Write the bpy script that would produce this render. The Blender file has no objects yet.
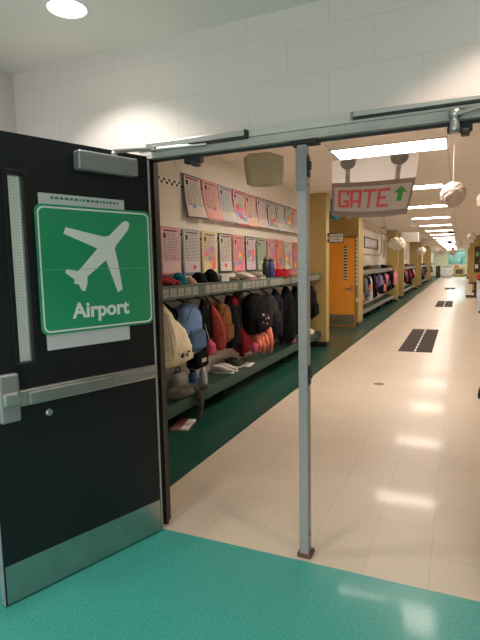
import bpy, bmesh, math, random
from mathutils import Vector, Matrix, noise

random.seed(7)
S = bpy.context.scene
COL = S.collection
PI = math.pi

# ------------------------------------------------------------------ camera
FPX, PITCH, ROLL, YAW, CH = 493.02, 0.1082, -0.0202, 0.4192, 1.5378
Fv = Vector((-math.sin(YAW)*math.cos(PITCH), math.cos(YAW)*math.cos(PITCH), -math.sin(PITCH)))
Rv = Vector((math.cos(YAW), math.sin(YAW), 0))
Uv = Rv.cross(Fv)
R2 = Rv*math.cos(ROLL) + Uv*math.sin(ROLL)
U2 = -Rv*math.sin(ROLL) + Uv*math.cos(ROLL)
cd = bpy.data.cameras.new('camera')
cam = bpy.data.objects.new('camera', cd)
COL.objects.link(cam)
M = Matrix((R2, U2, -Fv)).transposed().to_4x4()
M.translation = Vector((0, 0, CH))
cam.matrix_world = M
cd.sensor_fit = 'HORIZONTAL'
cd.sensor_width = 36
cd.lens = 36*FPX/480
cd.clip_start = 0.05
cd.clip_end = 300
S.camera = cam

# ------------------------------------------------------------------ world, exposure, area lights
S.view_settings.view_transform = 'Standard'
S.view_settings.look = 'None'
S.view_settings.gamma = 1
S.view_settings.exposure = 0.0
S.view_settings.use_curve_mapping = False
W = bpy.data.worlds.new('daylight')
S.world = W
W.use_nodes = True
bg = W.node_tree.nodes['Background']
bg.inputs['Color'].default_value = (0.88, 0.95, 0.94, 1)
bg.inputs['Strength'].default_value = 1.7


def area(name, loc, rot, sx, sy, power, color, spread=PI):
    l = bpy.data.lights.new(name, 'AREA')
    l.shape = 'RECTANGLE'
    l.size, l.size_y = sx, sy
    l.energy = power
    l.color = color
    l.spread = spread
    o = bpy.data.objects.new(name, l)
    o.location = loc
    o.rotation_euler = rot
    COL.objects.link(o)
    return o


# daylight coming through the big window behind the photographer
area('window_daylight', (-0.6, -3.3, 1.3), (PI/2, 0, 0), 3.4, 1.4, 50, (1.0, 0.96, 0.95))
area('window_daylight', (-0.3, 59.8, 2.0), (-PI/2, 0, 0), 1.7, 1.4, 35, (0.45, 0.9, 1.0))


def spot(name, loc, power, color, angle, blend=0.25, size=0.03):
    l = bpy.data.lights.new(name, 'SPOT')
    l.energy = power
    l.color = color
    l.spot_size = angle
    l.spot_blend = blend
    l.shadow_soft_size = size
    o = bpy.data.objects.new(name, l)
    o.location = loc
    COL.objects.link(o)
    return o


spot('downlight_beam', (-1.69, 1.93, 2.715), 30, (1.0, 0.96, 0.87), math.radians(118), 0.5)
spot('downlight_beam', (0.22, 1.93, 2.715), 25, (1.0, 0.80, 0.68), math.radians(116), 0.4)
spot('downlight_beam', (-1.69, 0.15, 2.715), 62, (1.0, 0.95, 0.92), math.radians(110), 0.35)  # added fill beam from an unseen lamp, brightens floor and door
spot('downlight_beam', (0.22, 0.15, 2.715), 62, (1.0, 0.95, 0.92), math.radians(110), 0.35)  # added fill beam, right-hand twin of the unseen one
TROFFER = 31.0


# ------------------------------------------------------------------ materials
def lin(c):
    return tuple((x/12.92 if x <= 0.04045 else ((x+0.055)/1.055)**2.4) for x in c)


MATS = {}


def mat(name, rgb, rough=0.6, metal=0.0, var=0.08, scale=12.0, bump=0.0, bscale=60.0, emit=0.0, coat=0.0, spec=0.5,
        alpha=1.0, trans=0.0, srgb=True):
    if name in MATS:
        return MATS[name]
    m = bpy.data.materials.new(name)
    m.use_nodes = True
    nt = m.node_tree
    b = nt.nodes['Principled BSDF']
    c = lin([x/255 for x in rgb]) if srgb else rgb
    b.inputs['Roughness'].default_value = rough
    b.inputs['Metallic'].default_value = metal
    b.inputs['Coat Weight'].default_value = coat
    b.inputs['Coat Roughness'].default_value = 0.1
    b.inputs['Specular IOR Level'].default_value = spec
    b.inputs['Alpha'].default_value = alpha
    b.inputs['Transmission Weight'].default_value = trans
    if emit:
        b.inputs['Emission Color'].default_value = (*c, 1)
        b.inputs['Emission Strength'].default_value = emit
    tc = nt.nodes.new('ShaderNodeTexCoord')
    if var:
        n = nt.nodes.new('ShaderNodeTexNoise')
        n.inputs['Scale'].default_value = scale
        n.inputs['Detail'].default_value = 5
        r = nt.nodes.new('ShaderNodeValToRGB')
        r.color_ramp.elements[0].position = 0.3
        r.color_ramp.elements[1].position = 0.7
        r.color_ramp.elements[0].color = (*[max(0, x*(1-var)) for x in c], 1)
        r.color_ramp.elements[1].color = (*[min(1, x*(1+var)) for x in c], 1)
        nt.links.new(tc.outputs['Object'], n.inputs['Vector'])
        nt.links.new(n.outputs['Fac'], r.inputs['Fac'])
        nt.links.new(r.outputs['Color'], b.inputs['Base Color'])
    else:
        b.inputs['Base Color'].default_value = (*c, 1)
    if bump:
        n2 = nt.nodes.new('ShaderNodeTexNoise')
        n2.inputs['Scale'].default_value = bscale
        n2.inputs['Detail'].default_value = 4
        bp = nt.nodes.new('ShaderNodeBump')
        bp.inputs['Strength'].default_value = bump
        bp.inputs['Distance'].default_value = 0.01
        nt.links.new(tc.outputs['Object'], n2.inputs['Vector'])
        nt.links.new(n2.outputs['Fac'], bp.inputs['Height'])
        nt.links.new(bp.outputs['Normal'], b.inputs['Normal'])
    MATS[name] = m
    return m


def nodes(name):
    m = bpy.data.materials.new(name)
    m.use_nodes = True
    MATS[name] = m
    return m, m.node_tree, m.node_tree.nodes['Principled BSDF']


def ramp(nt, stops):
    r = nt.nodes.new('ShaderNodeValToRGB')
    while len(r.color_ramp.elements) < len(stops):
        r.color_ramp.elements.new(0.5)
    for e, (p, c) in zip(r.color_ramp.elements, stops):
        e.position = p
        e.color = (*c, 1)
    return r


def floor_tile_mat(name, c1, c2, c3, rough, joint, tile=0.305, coat=0.0, off=(0, 0)):
    """vinyl composition tile: speckle + faint joints"""
    m, nt, b = nodes(name)
    tc = nt.nodes.new('ShaderNodeTexCoord')
    n = nt.nodes.new('ShaderNodeTexNoise')
    n.inputs['Scale'].default_value = 80
    n.inputs['Detail'].default_value = 6
    n.inputs['Roughness'].default_value = 0.7
    nt.links.new(tc.outputs['Object'], n.inputs['Vector'])
    L = lambda c: lin([x/255 for x in c])
    r = ramp(nt, [(0.33, L(c1)), (0.5, L(c2)), (0.68, L(c3))])
    nt.links.new(n.outputs['Fac'], r.inputs['Fac'])
    mp = nt.nodes.new('ShaderNodeMapping')
    mp.inputs['Location'].default_value = (off[0], off[1], 0)
    nt.links.new(tc.outputs['Object'], mp.inputs['Vector'])
    br = nt.nodes.new('ShaderNodeTexBrick')
    br.offset = 0
    br.inputs['Scale'].default_value = 1
    br.inputs['Brick Width'].default_value = tile
    br.inputs['Row Height'].default_value = tile
    br.inputs['Mortar Size'].default_value = 0.0018
    br.inputs['Mortar Smooth'].default_value = 0.3
    br.inputs['Color1'].default_value = (1, 1, 1, 1)
    br.inputs['Color2'].default_value = (0.94, 0.94, 0.94, 1)
    br.inputs['Mortar'].default_value = (joint, joint, joint, 1)
    nt.links.new(mp.outputs['Vector'], br.inputs['Vector'])
    mx = nt.nodes.new('ShaderNodeMix')
    mx.data_type = 'RGBA'
    mx.blend_type = 'MULTIPLY'
    mx.inputs['Factor'].default_value = 1
    nt.links.new(r.outputs['Color'], mx.inputs['A'])
    nt.links.new(br.outputs['Color'], mx.inputs['B'])
    nt.links.new(mx.outputs['Result'], b.inputs['Base Color'])
    n2 = nt.nodes.new('ShaderNodeTexNoise')
    n2.inputs['Scale'].default_value = 1.0
    n2.inputs['Detail'].default_value = 3
    mp2 = nt.nodes.new('ShaderNodeMapping')
    mp2.inputs['Scale'].default_value = (1.6, 5.5, 1)
    nt.links.new(tc.outputs['Object'], mp2.inputs['Vector'])
    nt.links.new(mp2.outputs['Vector'], n2.inputs['Vector'])
    bp = nt.nodes.new('ShaderNodeBump')
    bp.inputs['Strength'].default_value = 0.12
    bp.inputs['Distance'].default_value = 0.01
    nt.links.new(n2.outputs['Fac'], bp.inputs['Height'])
    nt.links.new(bp.outputs['Normal'], b.inputs['Normal'])
    b.inputs['Roughness'].default_value = rough
    b.inputs['Coat Weight'].default_value = coat
    b.inputs['Coat Roughness'].default_value = 0.085
    b.inputs['Specular IOR Level'].default_value = 0.35
    return m


def block_wall_mat(name, rgb, axis='X', x0=-1.384, z0=2.4285, mort=0.90):
    """painted concrete block: running bond joints"""
    m, nt, b = nodes(name)
    tc = nt.nodes.new('ShaderNodeTexCoord')
    sp = nt.nodes.new('ShaderNodeSeparateXYZ')
    cb = nt.nodes.new('ShaderNodeCombineXYZ')
    nt.links.new(tc.outputs['Object'], sp.inputs['Vector'])
    nt.links.new(sp.outputs[axis], cb.inputs['X'])
    nt.links.new(sp.outputs['Z'], cb.inputs['Y'])
    mp = nt.nodes.new('ShaderNodeMapping')
    mp.inputs['Location'].default_value = (-x0 + 0.4055*10, -z0 + 0.2*20, 0)
    nt.links.new(cb.outputs['Vector'], mp.inputs['Vector'])
    br = nt.nodes.new('ShaderNodeTexBrick')
    br.offset = 0.5
    br.inputs['Scale'].default_value = 1
    br.inputs['Brick Width'].default_value = 0.4055
    br.inputs['Row Height'].default_value = 0.2
    br.inputs['Mortar Size'].default_value = 0.003
    br.inputs['Mortar Smooth'].default_value = 0.5
    c = lin([x/255 for x in rgb])
    br.inputs['Color1'].default_value = (*c, 1)
    br.inputs['Color2'].default_value = (*[x*0.97 for x in c], 1)
    br.inputs['Mortar'].default_value = (*[x*mort for x in c], 1)
    nt.links.new(mp.outputs['Vector'], br.inputs['Vector'])
    nt.links.new(br.outputs['Color'], b.inputs['Base Color'])
    n2 = nt.nodes.new('ShaderNodeTexNoise')
    n2.inputs['Scale'].default_value = 90
    nt.links.new(tc.outputs['Object'], n2.inputs['Vector'])
    ad = nt.nodes.new('ShaderNodeMath')
    ad.operation = 'MULTIPLY_ADD'
    ad.inputs[1].default_value = -3.0
    nt.links.new(br.outputs['Fac'], ad.inputs[0])
    nt.links.new(n2.outputs['Fac'], ad.inputs[2])
    bp = nt.nodes.new('ShaderNodeBump')
    bp.inputs['Strength'].default_value = 0.25
    bp.inputs['Distance'].default_value = 0.002
    nt.links.new(ad.outputs[0], bp.inputs['Height'])
    nt.links.new(bp.outputs['Normal'], b.inputs['Normal'])
    b.inputs['Roughness'].default_value = 0.55
    return m


def ceiling_tile_mat():
    m, nt, b = nodes('acoustic_ceiling_tile')
    tc = nt.nodes.new('ShaderNodeTexCoord')
    br = nt.nodes.new('ShaderNodeTexBrick')
    br.offset = 0
    br.inputs['Scale'].default_value = 1
    br.inputs['Brick Width'].default_value = 1.22
    br.inputs['Row Height'].default_value = 0.61
    br.inputs['Mortar Size'].default_value = 0.012
    mp = nt.nodes.new('ShaderNodeMapping')
    mp.inputs['Location'].default_value = (1.38+1.22*3, -5.75+0.61*40, 0)
    nt.links.new(tc.outputs['Object'], mp.inputs['Vector'])
    c = lin([244/255, 236/255, 226/255])
    br.inputs['Color1'].default_value = (*c, 1)
    br.inputs['Color2'].default_value = (*[x*0.97 for x in c], 1)
    br.inputs['Mortar'].default_value = (*[x*0.80 for x in c], 1)
    nt.links.new(mp.outputs['Vector'], br.inputs['Vector'])
    nt.links.new(br.outputs['Color'], b.inputs['Base Color'])
    n2 = nt.nodes.new('ShaderNodeTexNoise')
    n2.inputs['Scale'].default_value = 120
    nt.links.new(tc.outputs['Object'], n2.inputs['Vector'])
    bp = nt.nodes.new('ShaderNodeBump')
    bp.inputs['Strength'].default_value = 0.2
    bp.inputs['Distance'].default_value = 0.003
    nt.links.new(n2.outputs['Fac'], bp.inputs['Height'])
    nt.links.new(bp.outputs['Normal'], b.inputs['Normal'])
    b.inputs['Roughness'].default_value = 0.9
    return m


def wood_mat(name, c1, c2):
    m, nt, b = nodes(name)
    tc = nt.nodes.new('ShaderNodeTexCoord')
    mp = nt.nodes.new('ShaderNodeMapping')
    mp.inputs['Scale'].default_value = (14, 14, 1.2)
    n = nt.nodes.new('ShaderNodeTexNoise')
    n.inputs['Scale'].default_value = 2.5
    n.inputs['Detail'].default_value = 6
    nt.links.new(tc.outputs['Object'], mp.inputs['Vector'])
    nt.links.new(mp.outputs['Vector'], n.inputs['Vector'])
    r = ramp(nt, [(0.3, lin([x/255 for x in c1])), (0.7, lin([x/255 for x in c2]))])
    nt.links.new(n.outputs['Fac'], r.inputs['Fac'])
    nt.links.new(r.outputs['Color'], b.inputs['Base Color'])
    b.inputs['Roughness'].default_value = 0.4
    return m


def wire_glass_mat():
    m, nt, b = nodes('wired_glass')
    tc = nt.nodes.new('ShaderNodeTexCoord')
    sp = nt.nodes.new('ShaderNodeSeparateXYZ')
    cb = nt.nodes.new('ShaderNodeCombineXYZ')
    nt.links.new(tc.outputs['Object'], sp.inputs['Vector'])
    nt.links.new(sp.outputs['X'], cb.inputs['X'])
    nt.links.new(sp.outputs['Z'], cb.inputs['Y'])
    br = nt.nodes.new('ShaderNodeTexBrick')
    br.offset = 0
    br.inputs['Scale'].default_value = 1
    br.inputs['Brick Width'].default_value = 0.0135
    br.inputs['Row Height'].default_value = 0.0135
    br.inputs['Mortar Size'].default_value = 0.0011
    br.inputs['Color1'].default_value = (0.86, 0.90, 0.86, 1)
    br.inputs['Color2'].default_value = (0.86, 0.90, 0.86, 1)
    br.inputs['Mortar'].default_value = (0.34, 0.37, 0.35, 1)
    nt.links.new(cb.outputs['Vector'], br.inputs['Vector'])
    nt.links.new(br.outputs['Color'], b.inputs['Base Color'])
    b.inputs['Roughness'].default_value = 0.15
    tl = nt.nodes.new('ShaderNodeBsdfTransparent')
    tl.inputs['Color'].default_value = (0.93, 0.96, 0.93, 1)
    mx = nt.nodes.new('ShaderNodeMixShader')
    rf = nt.nodes.new('ShaderNodeMath')
    rf.operation = 'MULTIPLY_ADD'
    rf.inputs[1].default_value = -0.35
    rf.inputs[2].default_value = 0.60  # diffuse white share paints bright glare into the pane
    nt.links.new(br.outputs['Fac'], rf.inputs[0])
    nt.links.new(rf.outputs[0], mx.inputs[0])
    out = nt.nodes['Material Output']
    nt.links.new(b.outputs[0], mx.inputs[1])
    nt.links.new(tl.outputs[0], mx.inputs[2])
    nt.links.new(mx.outputs[0], out.inputs['Surface'])
    return m


def clear_sheet_mat(name, rgb, opacity):
    m, nt, b = nodes(name)
    b.inputs['Base Color'].default_value = (*lin([x/255 for x in rgb]), 1)
    b.inputs['Roughness'].default_value = 0.25
    tr = nt.nodes.new('ShaderNodeBsdfTransparent')
    mx = nt.nodes.new('ShaderNodeMixShader')
    mx.inputs[0].default_value = opacity
    out = nt.nodes['Material Output']
    nt.links.new(tr.outputs[0], mx.inputs[1])
    nt.links.new(b.outputs[0], mx.inputs[2])
    nt.links.new(mx.outputs[0], out.inputs['Surface'])
    return m


# ------------------------------------------------------------------ mesh helpers
class G:
    def __init__(s, off=(0, 0, 0), mtx=None):
        s.v, s.f = [], []
        s.off = Vector(off)
        s.m = mtx

    def _p(s, p):
        p = Vector(p)
        if s.m is not None:
            p = s.m @ p
        return p - s.off

    def add(s, vs, fs):
        n = len(s.v)
        s.v += [s._p(p) for p in vs]
        s.f += [tuple(i+n for i in f) for f in fs]
        return s

    def box(s, lo, hi):
        x0, y0, z0 = lo
        x1, y1, z1 = hi
        vs = [(x0, y0, z0), (x1, y0, z0), (x1, y1, z0), (x0, y1, z0), (x0, y0, z1), (x1, y0, z1), (x1, y1, z1), (x0, y1, z1)]
        return s.add(vs, [(3, 2, 1, 0), (4, 5, 6, 7), (0, 1, 5, 4), (1, 2, 6, 5), (2, 3, 7, 6), (3, 0, 4, 7)])

    def prism(s, poly, frame, d0, d1):
        """poly 2D (a,b) ; frame(a,b,d)->xyz"""
        n = len(poly)
        vs = [frame(a, b, d0) for a, b in poly] + [frame(a, b, d1) for a, b in poly]
        fs = [tuple(range(n))[::-1], tuple(range(n, 2*n))]
        fs += [(i, (i+1) % n, n+(i+1) % n, n+i) for i in range(n)]
        return s.add(vs, fs)

    def grid(s, fn, nu, nv, closed=False, caps=False):
        vs, fs = [], []
        for j in range(nv+1):
            for i in range(nu + (0 if closed else 1)):
                vs.append(fn(i/nu, j/nv))
        w = nu if closed else nu+1
        for j in range(nv):
            for i in range(nu):
                a, b = j*w+i, j*w+(i+1) % w
                fs.append((a, b, b+w, a+w))
        if caps:
            fs.append(tuple(range(w))[::-1])
            fs.append(tuple(nv*w+i for i in range(w)))
        return s.add(vs, fs)

    def tube(s, pts, r, n=8, flat=1.0):
        pts = [Vector(p) for p in pts]
        rr = r if isinstance(r, (list, tuple)) else [r]*len(pts)
        vs, fs = [], []
        prev = None
        for i, p in enumerate(pts):
            t = (pts[min(i+1, len(pts)-1)] - pts[max(i-1, 0)]).normalized()
            a = prev if prev is not None else (Vector((0, 0, 1)) if abs(t.z) < 0.9 else Vector((1, 0, 0)))
            a = (a - t*a.dot(t)).normalized()
            prev = a
            b = t.cross(a)
            for k in range(n):
                an = 2*PI*k/n
                vs.append(p + a*math.cos(an)*rr[i] + b*math.sin(an)*rr[i]*flat)
        for i in range(len(pts)-1):
            for k in range(n):
                fs.append((i*n+k, i*n+(k+1) % n, (i+1)*n+(k+1) % n, (i+1)*n+k))
        fs.append(tuple(range(n))[::-1])
        fs.append(tuple((len(pts)-1)*n+k for k in range(n)))
        return s.add(vs, fs)

    def lathe(s, prof, c, n=20, axis='z'):
        """prof [(r,h)]"""
        def fn(u, v):
            k = v*(len(prof)-1)
            i = min(int(round(k)), len(prof)-1)
            r, h = prof[i]
            a = 2*PI*u
            x, y = r*math.cos(a), r*math.sin(a)
            if axis == 'z':
                return (c[0]+x, c[1]+y, c[2]+h)
            if axis == 'x':
                return (c[0]+h, c[1]+x, c[2]+y)
            return (c[0]+x, c[1]+h, c[2]+y)
        return s.grid(fn, n, len(prof)-1, closed=True, caps=True)

    def soft(s, prof, n=24, e=0.75, amp=0.012, fr=9.0, seed=0.0, rows=None):
        """cloth-like body. prof: (z, half width y, half depth x, centre y, centre x) from bottom to top"""
        rows = rows or max(10, 4*len(prof))

        def samp(t):
            k = t*(len(prof)-1)
            i = min(int(k), len(prof)-2)
            f = k-i
            f = f*f*(3-2*f)
            return [a+(b-a)*f for a, b in zip(prof[i], prof[i+1])]

        def fn(u, v):
            z, hw, hd, cy, cx = samp(v)
            a = 2*PI*u
            ca, sa = math.cos(a), math.sin(a)
            y = cy + hw*math.copysign(abs(ca)**e, ca)
            x = cx + hd*math.copysign(abs(sa)**e, sa)
            p = Vector((x, y, z))
            q = noise.noise_vector(Vector((x*fr+seed, y*fr, z*fr*0.45+seed)))
            r = noise.noise(Vector((y*fr*3+seed, x*fr*3, z*fr*0.5)))
            return p + Vector((q.x+r*0.5, q.y*0.7, q.z*0.3))*amp
        return s.grid(fn, n, rows, closed=True, caps=True)

    def ball(s, c, r, n=16, amp=0.0, fr=8.0, seed=0):
        rx, ry, rz = (r, r, r) if not isinstance(r, (tuple, list)) else r

        def fn(u, v):
            a, t = 2*PI*u, PI*(0.02+0.96*v)
            d = Vector((math.sin(t)*math.cos(a), math.sin(t)*math.sin(a), -math.cos(t)))
            k = 1 + amp*noise.noise(d*fr+Vector((seed, 0, 0)))
            return (c[0]+rx*d.x*k, c[1]+ry*d.y*k, c[2]+rz*d.z*k)
        return s.grid(fn, n, max(6, n*2//3), closed=True, caps=True)

    def build(s, name, m, parent=None, smooth=False, bevel=0.0, seg=2):
        me = bpy.data.meshes.new(name)
        me.from_pydata([tuple(p) for p in s.v], [], s.f)
        bm = bmesh.new()
        bm.from_mesh(me)
        bmesh.ops.recalc_face_normals(bm, faces=bm.faces)
        bm.to_mesh(me)
        bm.free()
        me.materials.append(m)
        if smooth:
            me.polygons.foreach_set('use_smooth', [True]*len(me.polygons))
        o = bpy.data.objects.new(name, me)
        COL.objects.link(o)
        if parent is not None:
            o.parent = parent
        if bevel:
            md = o.modifiers.new('bevel', 'BEVEL')
            md.width = bevel
            md.segments = seg
            md.limit_method = 'ANGLE'
        return o


def tag(o, label=None, cat=None, group=None, kind=None):
    if label:
        o['label'] = label
    if cat:
        o['category'] = cat
    if group:
        o['group'] = group
    if kind:
        o['kind'] = kind
    return o


def thing(name, label, cat, loc=(0, 0, 0), rz=0.0, group=None):
    o = bpy.data.objects.new(name, None)
    COL.objects.link(o)
    o.location = loc
    o.rotation_euler = (0, 0, rz)
    o.empty_display_size = 0.05
    return tag(o, label, cat, group)


def struct(name, g, m, **k):
    return tag(g.build(name, m, **k), kind='structure')


def text(name, body, size, m, mtx, parent, depth=0.001, bold=0.0, align='CENTER'):
    cu = bpy.data.curves.new(name, 'FONT')
    cu.body = body
    cu.size = size
    cu.extrude = depth
    cu.offset = bold
    cu.align_x = align
    cu.resolution_u = 4
    t = bpy.data.objects.new('tmp', cu)
    COL.objects.link(t)
    dg = bpy.context.evaluated_depsgraph_get()
    me = bpy.data.meshes.new_from_object(t.evaluated_get(dg))
    bpy.data.objects.remove(t)
    me.transform(mtx)
    me.name = name
    me.materials.clear()
    me.materials.append(m)
    o = bpy.data.objects.new(name, me)
    COL.objects.link(o)
    o.parent = parent
    return o


def fr_xneg(x0):      # face looking +X : a = world y, b = z, d = outwards +X
    return lambda a, b, d: (x0+d, a, b)


def fr_y(y0):         # face looking -Y : a = world x, b = z, d = outwards -Y
    return lambda a, b, d: (a, y0-d, b)


def rrect(x0, y0, x1, y1, r, n=5):
    pts = []
    for cx, cy, a0 in ((x1-r, y1-r, 0), (x0+r, y1-r, 90), (x0+r, y0+r, 180), (x1-r, y0+r, 270)):
        for k in range(n+1):
            a = math.radians(a0+90*k/n)
            pts.append((cx+r*math.cos(a), cy+r*math.sin(a)))
    return pts


# ------------------------------------------------------------------ common materials
m_wallroom = block_wall_mat('white_block_wall', (222, 212, 207))
m_wallside = block_wall_mat('white_block_wall_side', (224, 218, 212), axis='Y')
m_ceilroom = mat('painted_ceiling', (240, 228, 220), 0.85, var=0.03, scale=3)
m_teal = floor_tile_mat('teal_vinyl_tile', (54, 152, 142), (68, 170, 159), (88, 184, 173), 0.34, 0.86, coat=0.15)
m_cream = floor_tile_mat('cream_vinyl_tile', (210, 194, 172), (220, 205, 185), (227, 213, 194), 0.40, 0.74, coat=0.16, off=(0.1, 0.12))
m_green = floor_tile_mat('dark_green_vinyl_tile', (20, 68, 56), (28, 80, 66), (40, 94, 78), 0.32, 0.88, coat=0.15, off=(0.1, 0.12))
m_ceilcor = ceiling_tile_mat()
m_wallcor = block_wall_mat('cream_corridor_wall', (216, 208, 194), axis='Y', mort=0.93)
m_wallcorx = block_wall_mat('cream_corridor_wall_cross', (226, 214, 194), axis='X', mort=0.93)
m_olive = mat('olive_yellow_paint', (178, 154, 92), 0.5, var=0.04, scale=4)
m_cove = mat('black_cove_base', (26, 24, 22), 0.5)
m_frame = mat('grey_frame_paint', (208, 204, 196), 0.4, var=0.04)
m_framedark = mat('dark_brown_frame_paint', (44, 36, 32), 0.45, var=0.06)
m_post = mat('blue_grey_post_paint', (160, 157, 156), 0.4, var=0.05, scale=30)
m_alu = mat('satin_aluminium', (190, 190, 188), 0.32, metal=0.85, var=0.04)
m_closer = mat('aluminium_paint', (150, 152, 152), 0.4, metal=0.45, var=0.04)
m_steel = mat('brushed_steel', (176, 178, 172), 0.30, metal=0.95, var=0.10, scale=6)
m_dark = mat('black_metal', (22, 22, 24), 0.5)
m_black = mat('black_fabric', (9, 9, 10), 0.9, spec=0.15, var=0.25, scale=25, bump=0.3)
m_navy = mat('navy_fabric', (13, 16, 30), 0.9, spec=0.15, var=0.2, bump=0.3)
m_shelf = mat('green_grey_laminate', (62, 80, 72), 0.45, var=0.05)
m_bench = mat('dark_teal_laminate', (24, 60, 52), 0.4, var=0.06)
m_card = mat('name_card_paper', (138, 140, 128), 0.6, var=0.12, scale=40)
m_white = mat('white_paper', (232, 230, 224), 0.7, var=0.03)

def thin_paper(name, rgb, tr=0.35):
    """thin paper that lets some light through"""
    m = mat(name, rgb, 0.65, var=0.04, scale=8)
    nt = m.node_tree
    b = nt.nodes['Principled BSDF']
    tl = nt.nodes.new('ShaderNodeBsdfTranslucent')
    tl.inputs['Color'].default_value = (*lin([x/255 for x in rgb]), 1)
    mx = nt.nodes.new('ShaderNodeMixShader')
    mx.inputs[0].default_value = tr
    nt.links.new(b.outputs[0], mx.inputs[1])
    nt.links.new(tl.outputs[0], mx.inputs[2])
    nt.links.new(mx.outputs[0], nt.nodes['Material Output'].inputs['Surface'])
    return m


m_string = mat('white_string', (220, 214, 205), 0.8)
m_ink = mat('black_ink', (30, 28, 30), 0.7)
m_greyink = mat('grey_ink', (120, 112, 108), 0.7)

# ------------------------------------------------------------------ structure
YW = 2.353       # room face of the wall that holds the doors
YB = 2.45        # corridor face of that wall
XL, XR = -2.546, 1.9
ZC, ZK = 2.738, 2.84
OX0, OX1 = -1.588, 0.17
HZ = 2.15
XW, XF, XS = -2.68, -2.25, -2.35     # corridor wall, fin ends, shelf front
YE = 60.0
XRC = 1.2

struct('floor', G().box((XL, -3.6, -0.05), (XR, 2.341, 0.0)), m_teal)
struct('floor_hall', G().box((-1.83, 2.341, -0.05), (XRC, YE, 0.0)), m_cream)
struct('floor_hall_green', G().box((-3.6, 2.341, -0.05), (-1.83, YE, 0.0)), m_green)
# room
g = G()
g.box((XL-0.1, YW, 0), (OX0-0.05, YB, ZC+0.15))
g.box((OX1+0.05, YW, 0), (XR, YB, ZC+0.15))
g.box((OX0-0.05, YW, HZ+0.066), (OX1+0.05, YB, ZC+0.15))
struct('wall_front', g, m_wallroom)
g = G()
g.box((XL-0.12, -3.6, 0), (XL, 1.75, ZC)).box((XL-0.12, 2.345, 0), (XL, YW, ZC))
g.box((XL-0.12, 1.75, 0), (XL, 2.345, 0.80)).box((XL-0.12, 1.75, 2.25), (XL, 2.345, ZC))
struct('wall_left', g, m_wallside)
g = G().box((XL-0.10, 1.75, 0.80), (XL-0.03, 1.765, 2.25)).box((XL-0.10, 2.34, 0.80), (XL-0.03, 2.345, 2.25))
g.box((XL-0.10, 1.765, 0.80), (XL-0.03, 2.34, 0.82)).box((XL-0.10, 1.765, 2.23), (XL-0.03, 2.34, 2.25))
struct('window_3', g, m_frame)
struct('wall_right', G().box((XR, -3.6, 0), (XR+0.12, YB, ZC)), m_wallside)
g = G()
g.box((XL-0.12, -3.72, 0), (XR+0.12, -3.6, 0.7)).box((XL-0.12, -3.72, 2.3), (XR+0.12, -3.6, ZC))
g.box((XL-0.12, -3.72, 0.7), (-2.35, -3.6, 2.3)).box((1.15, -3.72, 0.7), (XR+0.12, -3.6, 2.3))
struct('wall_back', g, m_wallroom)
g = G().box((-2.35, -3.70, 0.7), (1.15, -3.62, 0.76)).box((-2.35, -3.70, 2.24), (1.15, -3.62, 2.3))
for x in (-2.35, -1.2, -0.05, 1.09):
    g.box((x, -3.70, 0.76), (x+0.06, -3.62, 2.24))
struct('window_1', g, m_frame)
# room ceiling with holes for the two downlights
DL = [(-1.69, 1.90), (0.22, 1.90)]
FILL_DL = [(-1.69, 0.15), (0.22, 0.15)]  # unseen extra downlights, added to brighten the floor


def ceiling_with_holes():
    bm = bmesh.new()
    xs = sorted([XL-0.12, XR+0.12] + [p[0]-0.2 for p in DL] + [p[0]+0.2 for p in DL])
    ys = [-3.72, FILL_DL[0][1]-0.2, FILL_DL[0][1]+0.2, DL[0][1]-0.2, DL[0][1]+0.2, YW]
    vs, fs = [], []

    def q(x0, y0, x1, y1):
        n = len(vs)
        vs.extend([(x0, y0, ZC), (x0, y1, ZC), (x1, y1, ZC), (x1, y0, ZC)])
        fs.append((n, n+1, n+2, n+3))
    for i in range(len(xs)-1):
        for j in range(5):
            cxm, cym = (xs[i]+xs[i+1])/2, (ys[j]+ys[j+1])/2
            hole = [p for p in DL+FILL_DL if abs(p[0]-cxm) < 0.05 and abs(p[1]-cym) < 0.05]
            if not hole:
                q(xs[i], ys[j], xs[i+1], ys[j+1])
            else:
                px, py = hole[0]
                N = 32
                n = len(vs)
                for k in range(N):
                    a = 2*PI*k/N
                    c, s_ = math.cos(a), math.sin(a)
                    mm = max(abs(c), abs(s_))
                    vs.append((px+0.088*c, py+0.088*s_, ZC))
                    vs.append((px+0.2*c/mm, py+0.2*s_/mm, ZC))
                for k in range(N):
                    a, b = n+2*k, n+2*((k+1) % N)
                    fs.append((a, a+1, b+1, b))
    bm.free()
    g = G()
    g.add(vs, fs)
    return g


struct('ceiling', ceiling_with_holes(), m_ceilroom)

# corridor shell
ALC = [(9.0, 12.83), (20.55, 22.92), (30.6, 33.9), (41.8, 45.0)]      # fin pairs: first edge, last edge
g = G()
g.box((-4.3, 2.3, ZK), (XRC, YE, ZK+0.08))
struct('ceiling_hall', g, m_ceilcor)
g = G()
y = YB
for a, b in ALC:
    g.box((XW-0.12, y, 0), (XW, a, ZK))
    y = b
g.box((XW-0.12, y, 0), (XW, YE, ZK))
struct('wall_hall_left', g, m_wallcor)
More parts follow.
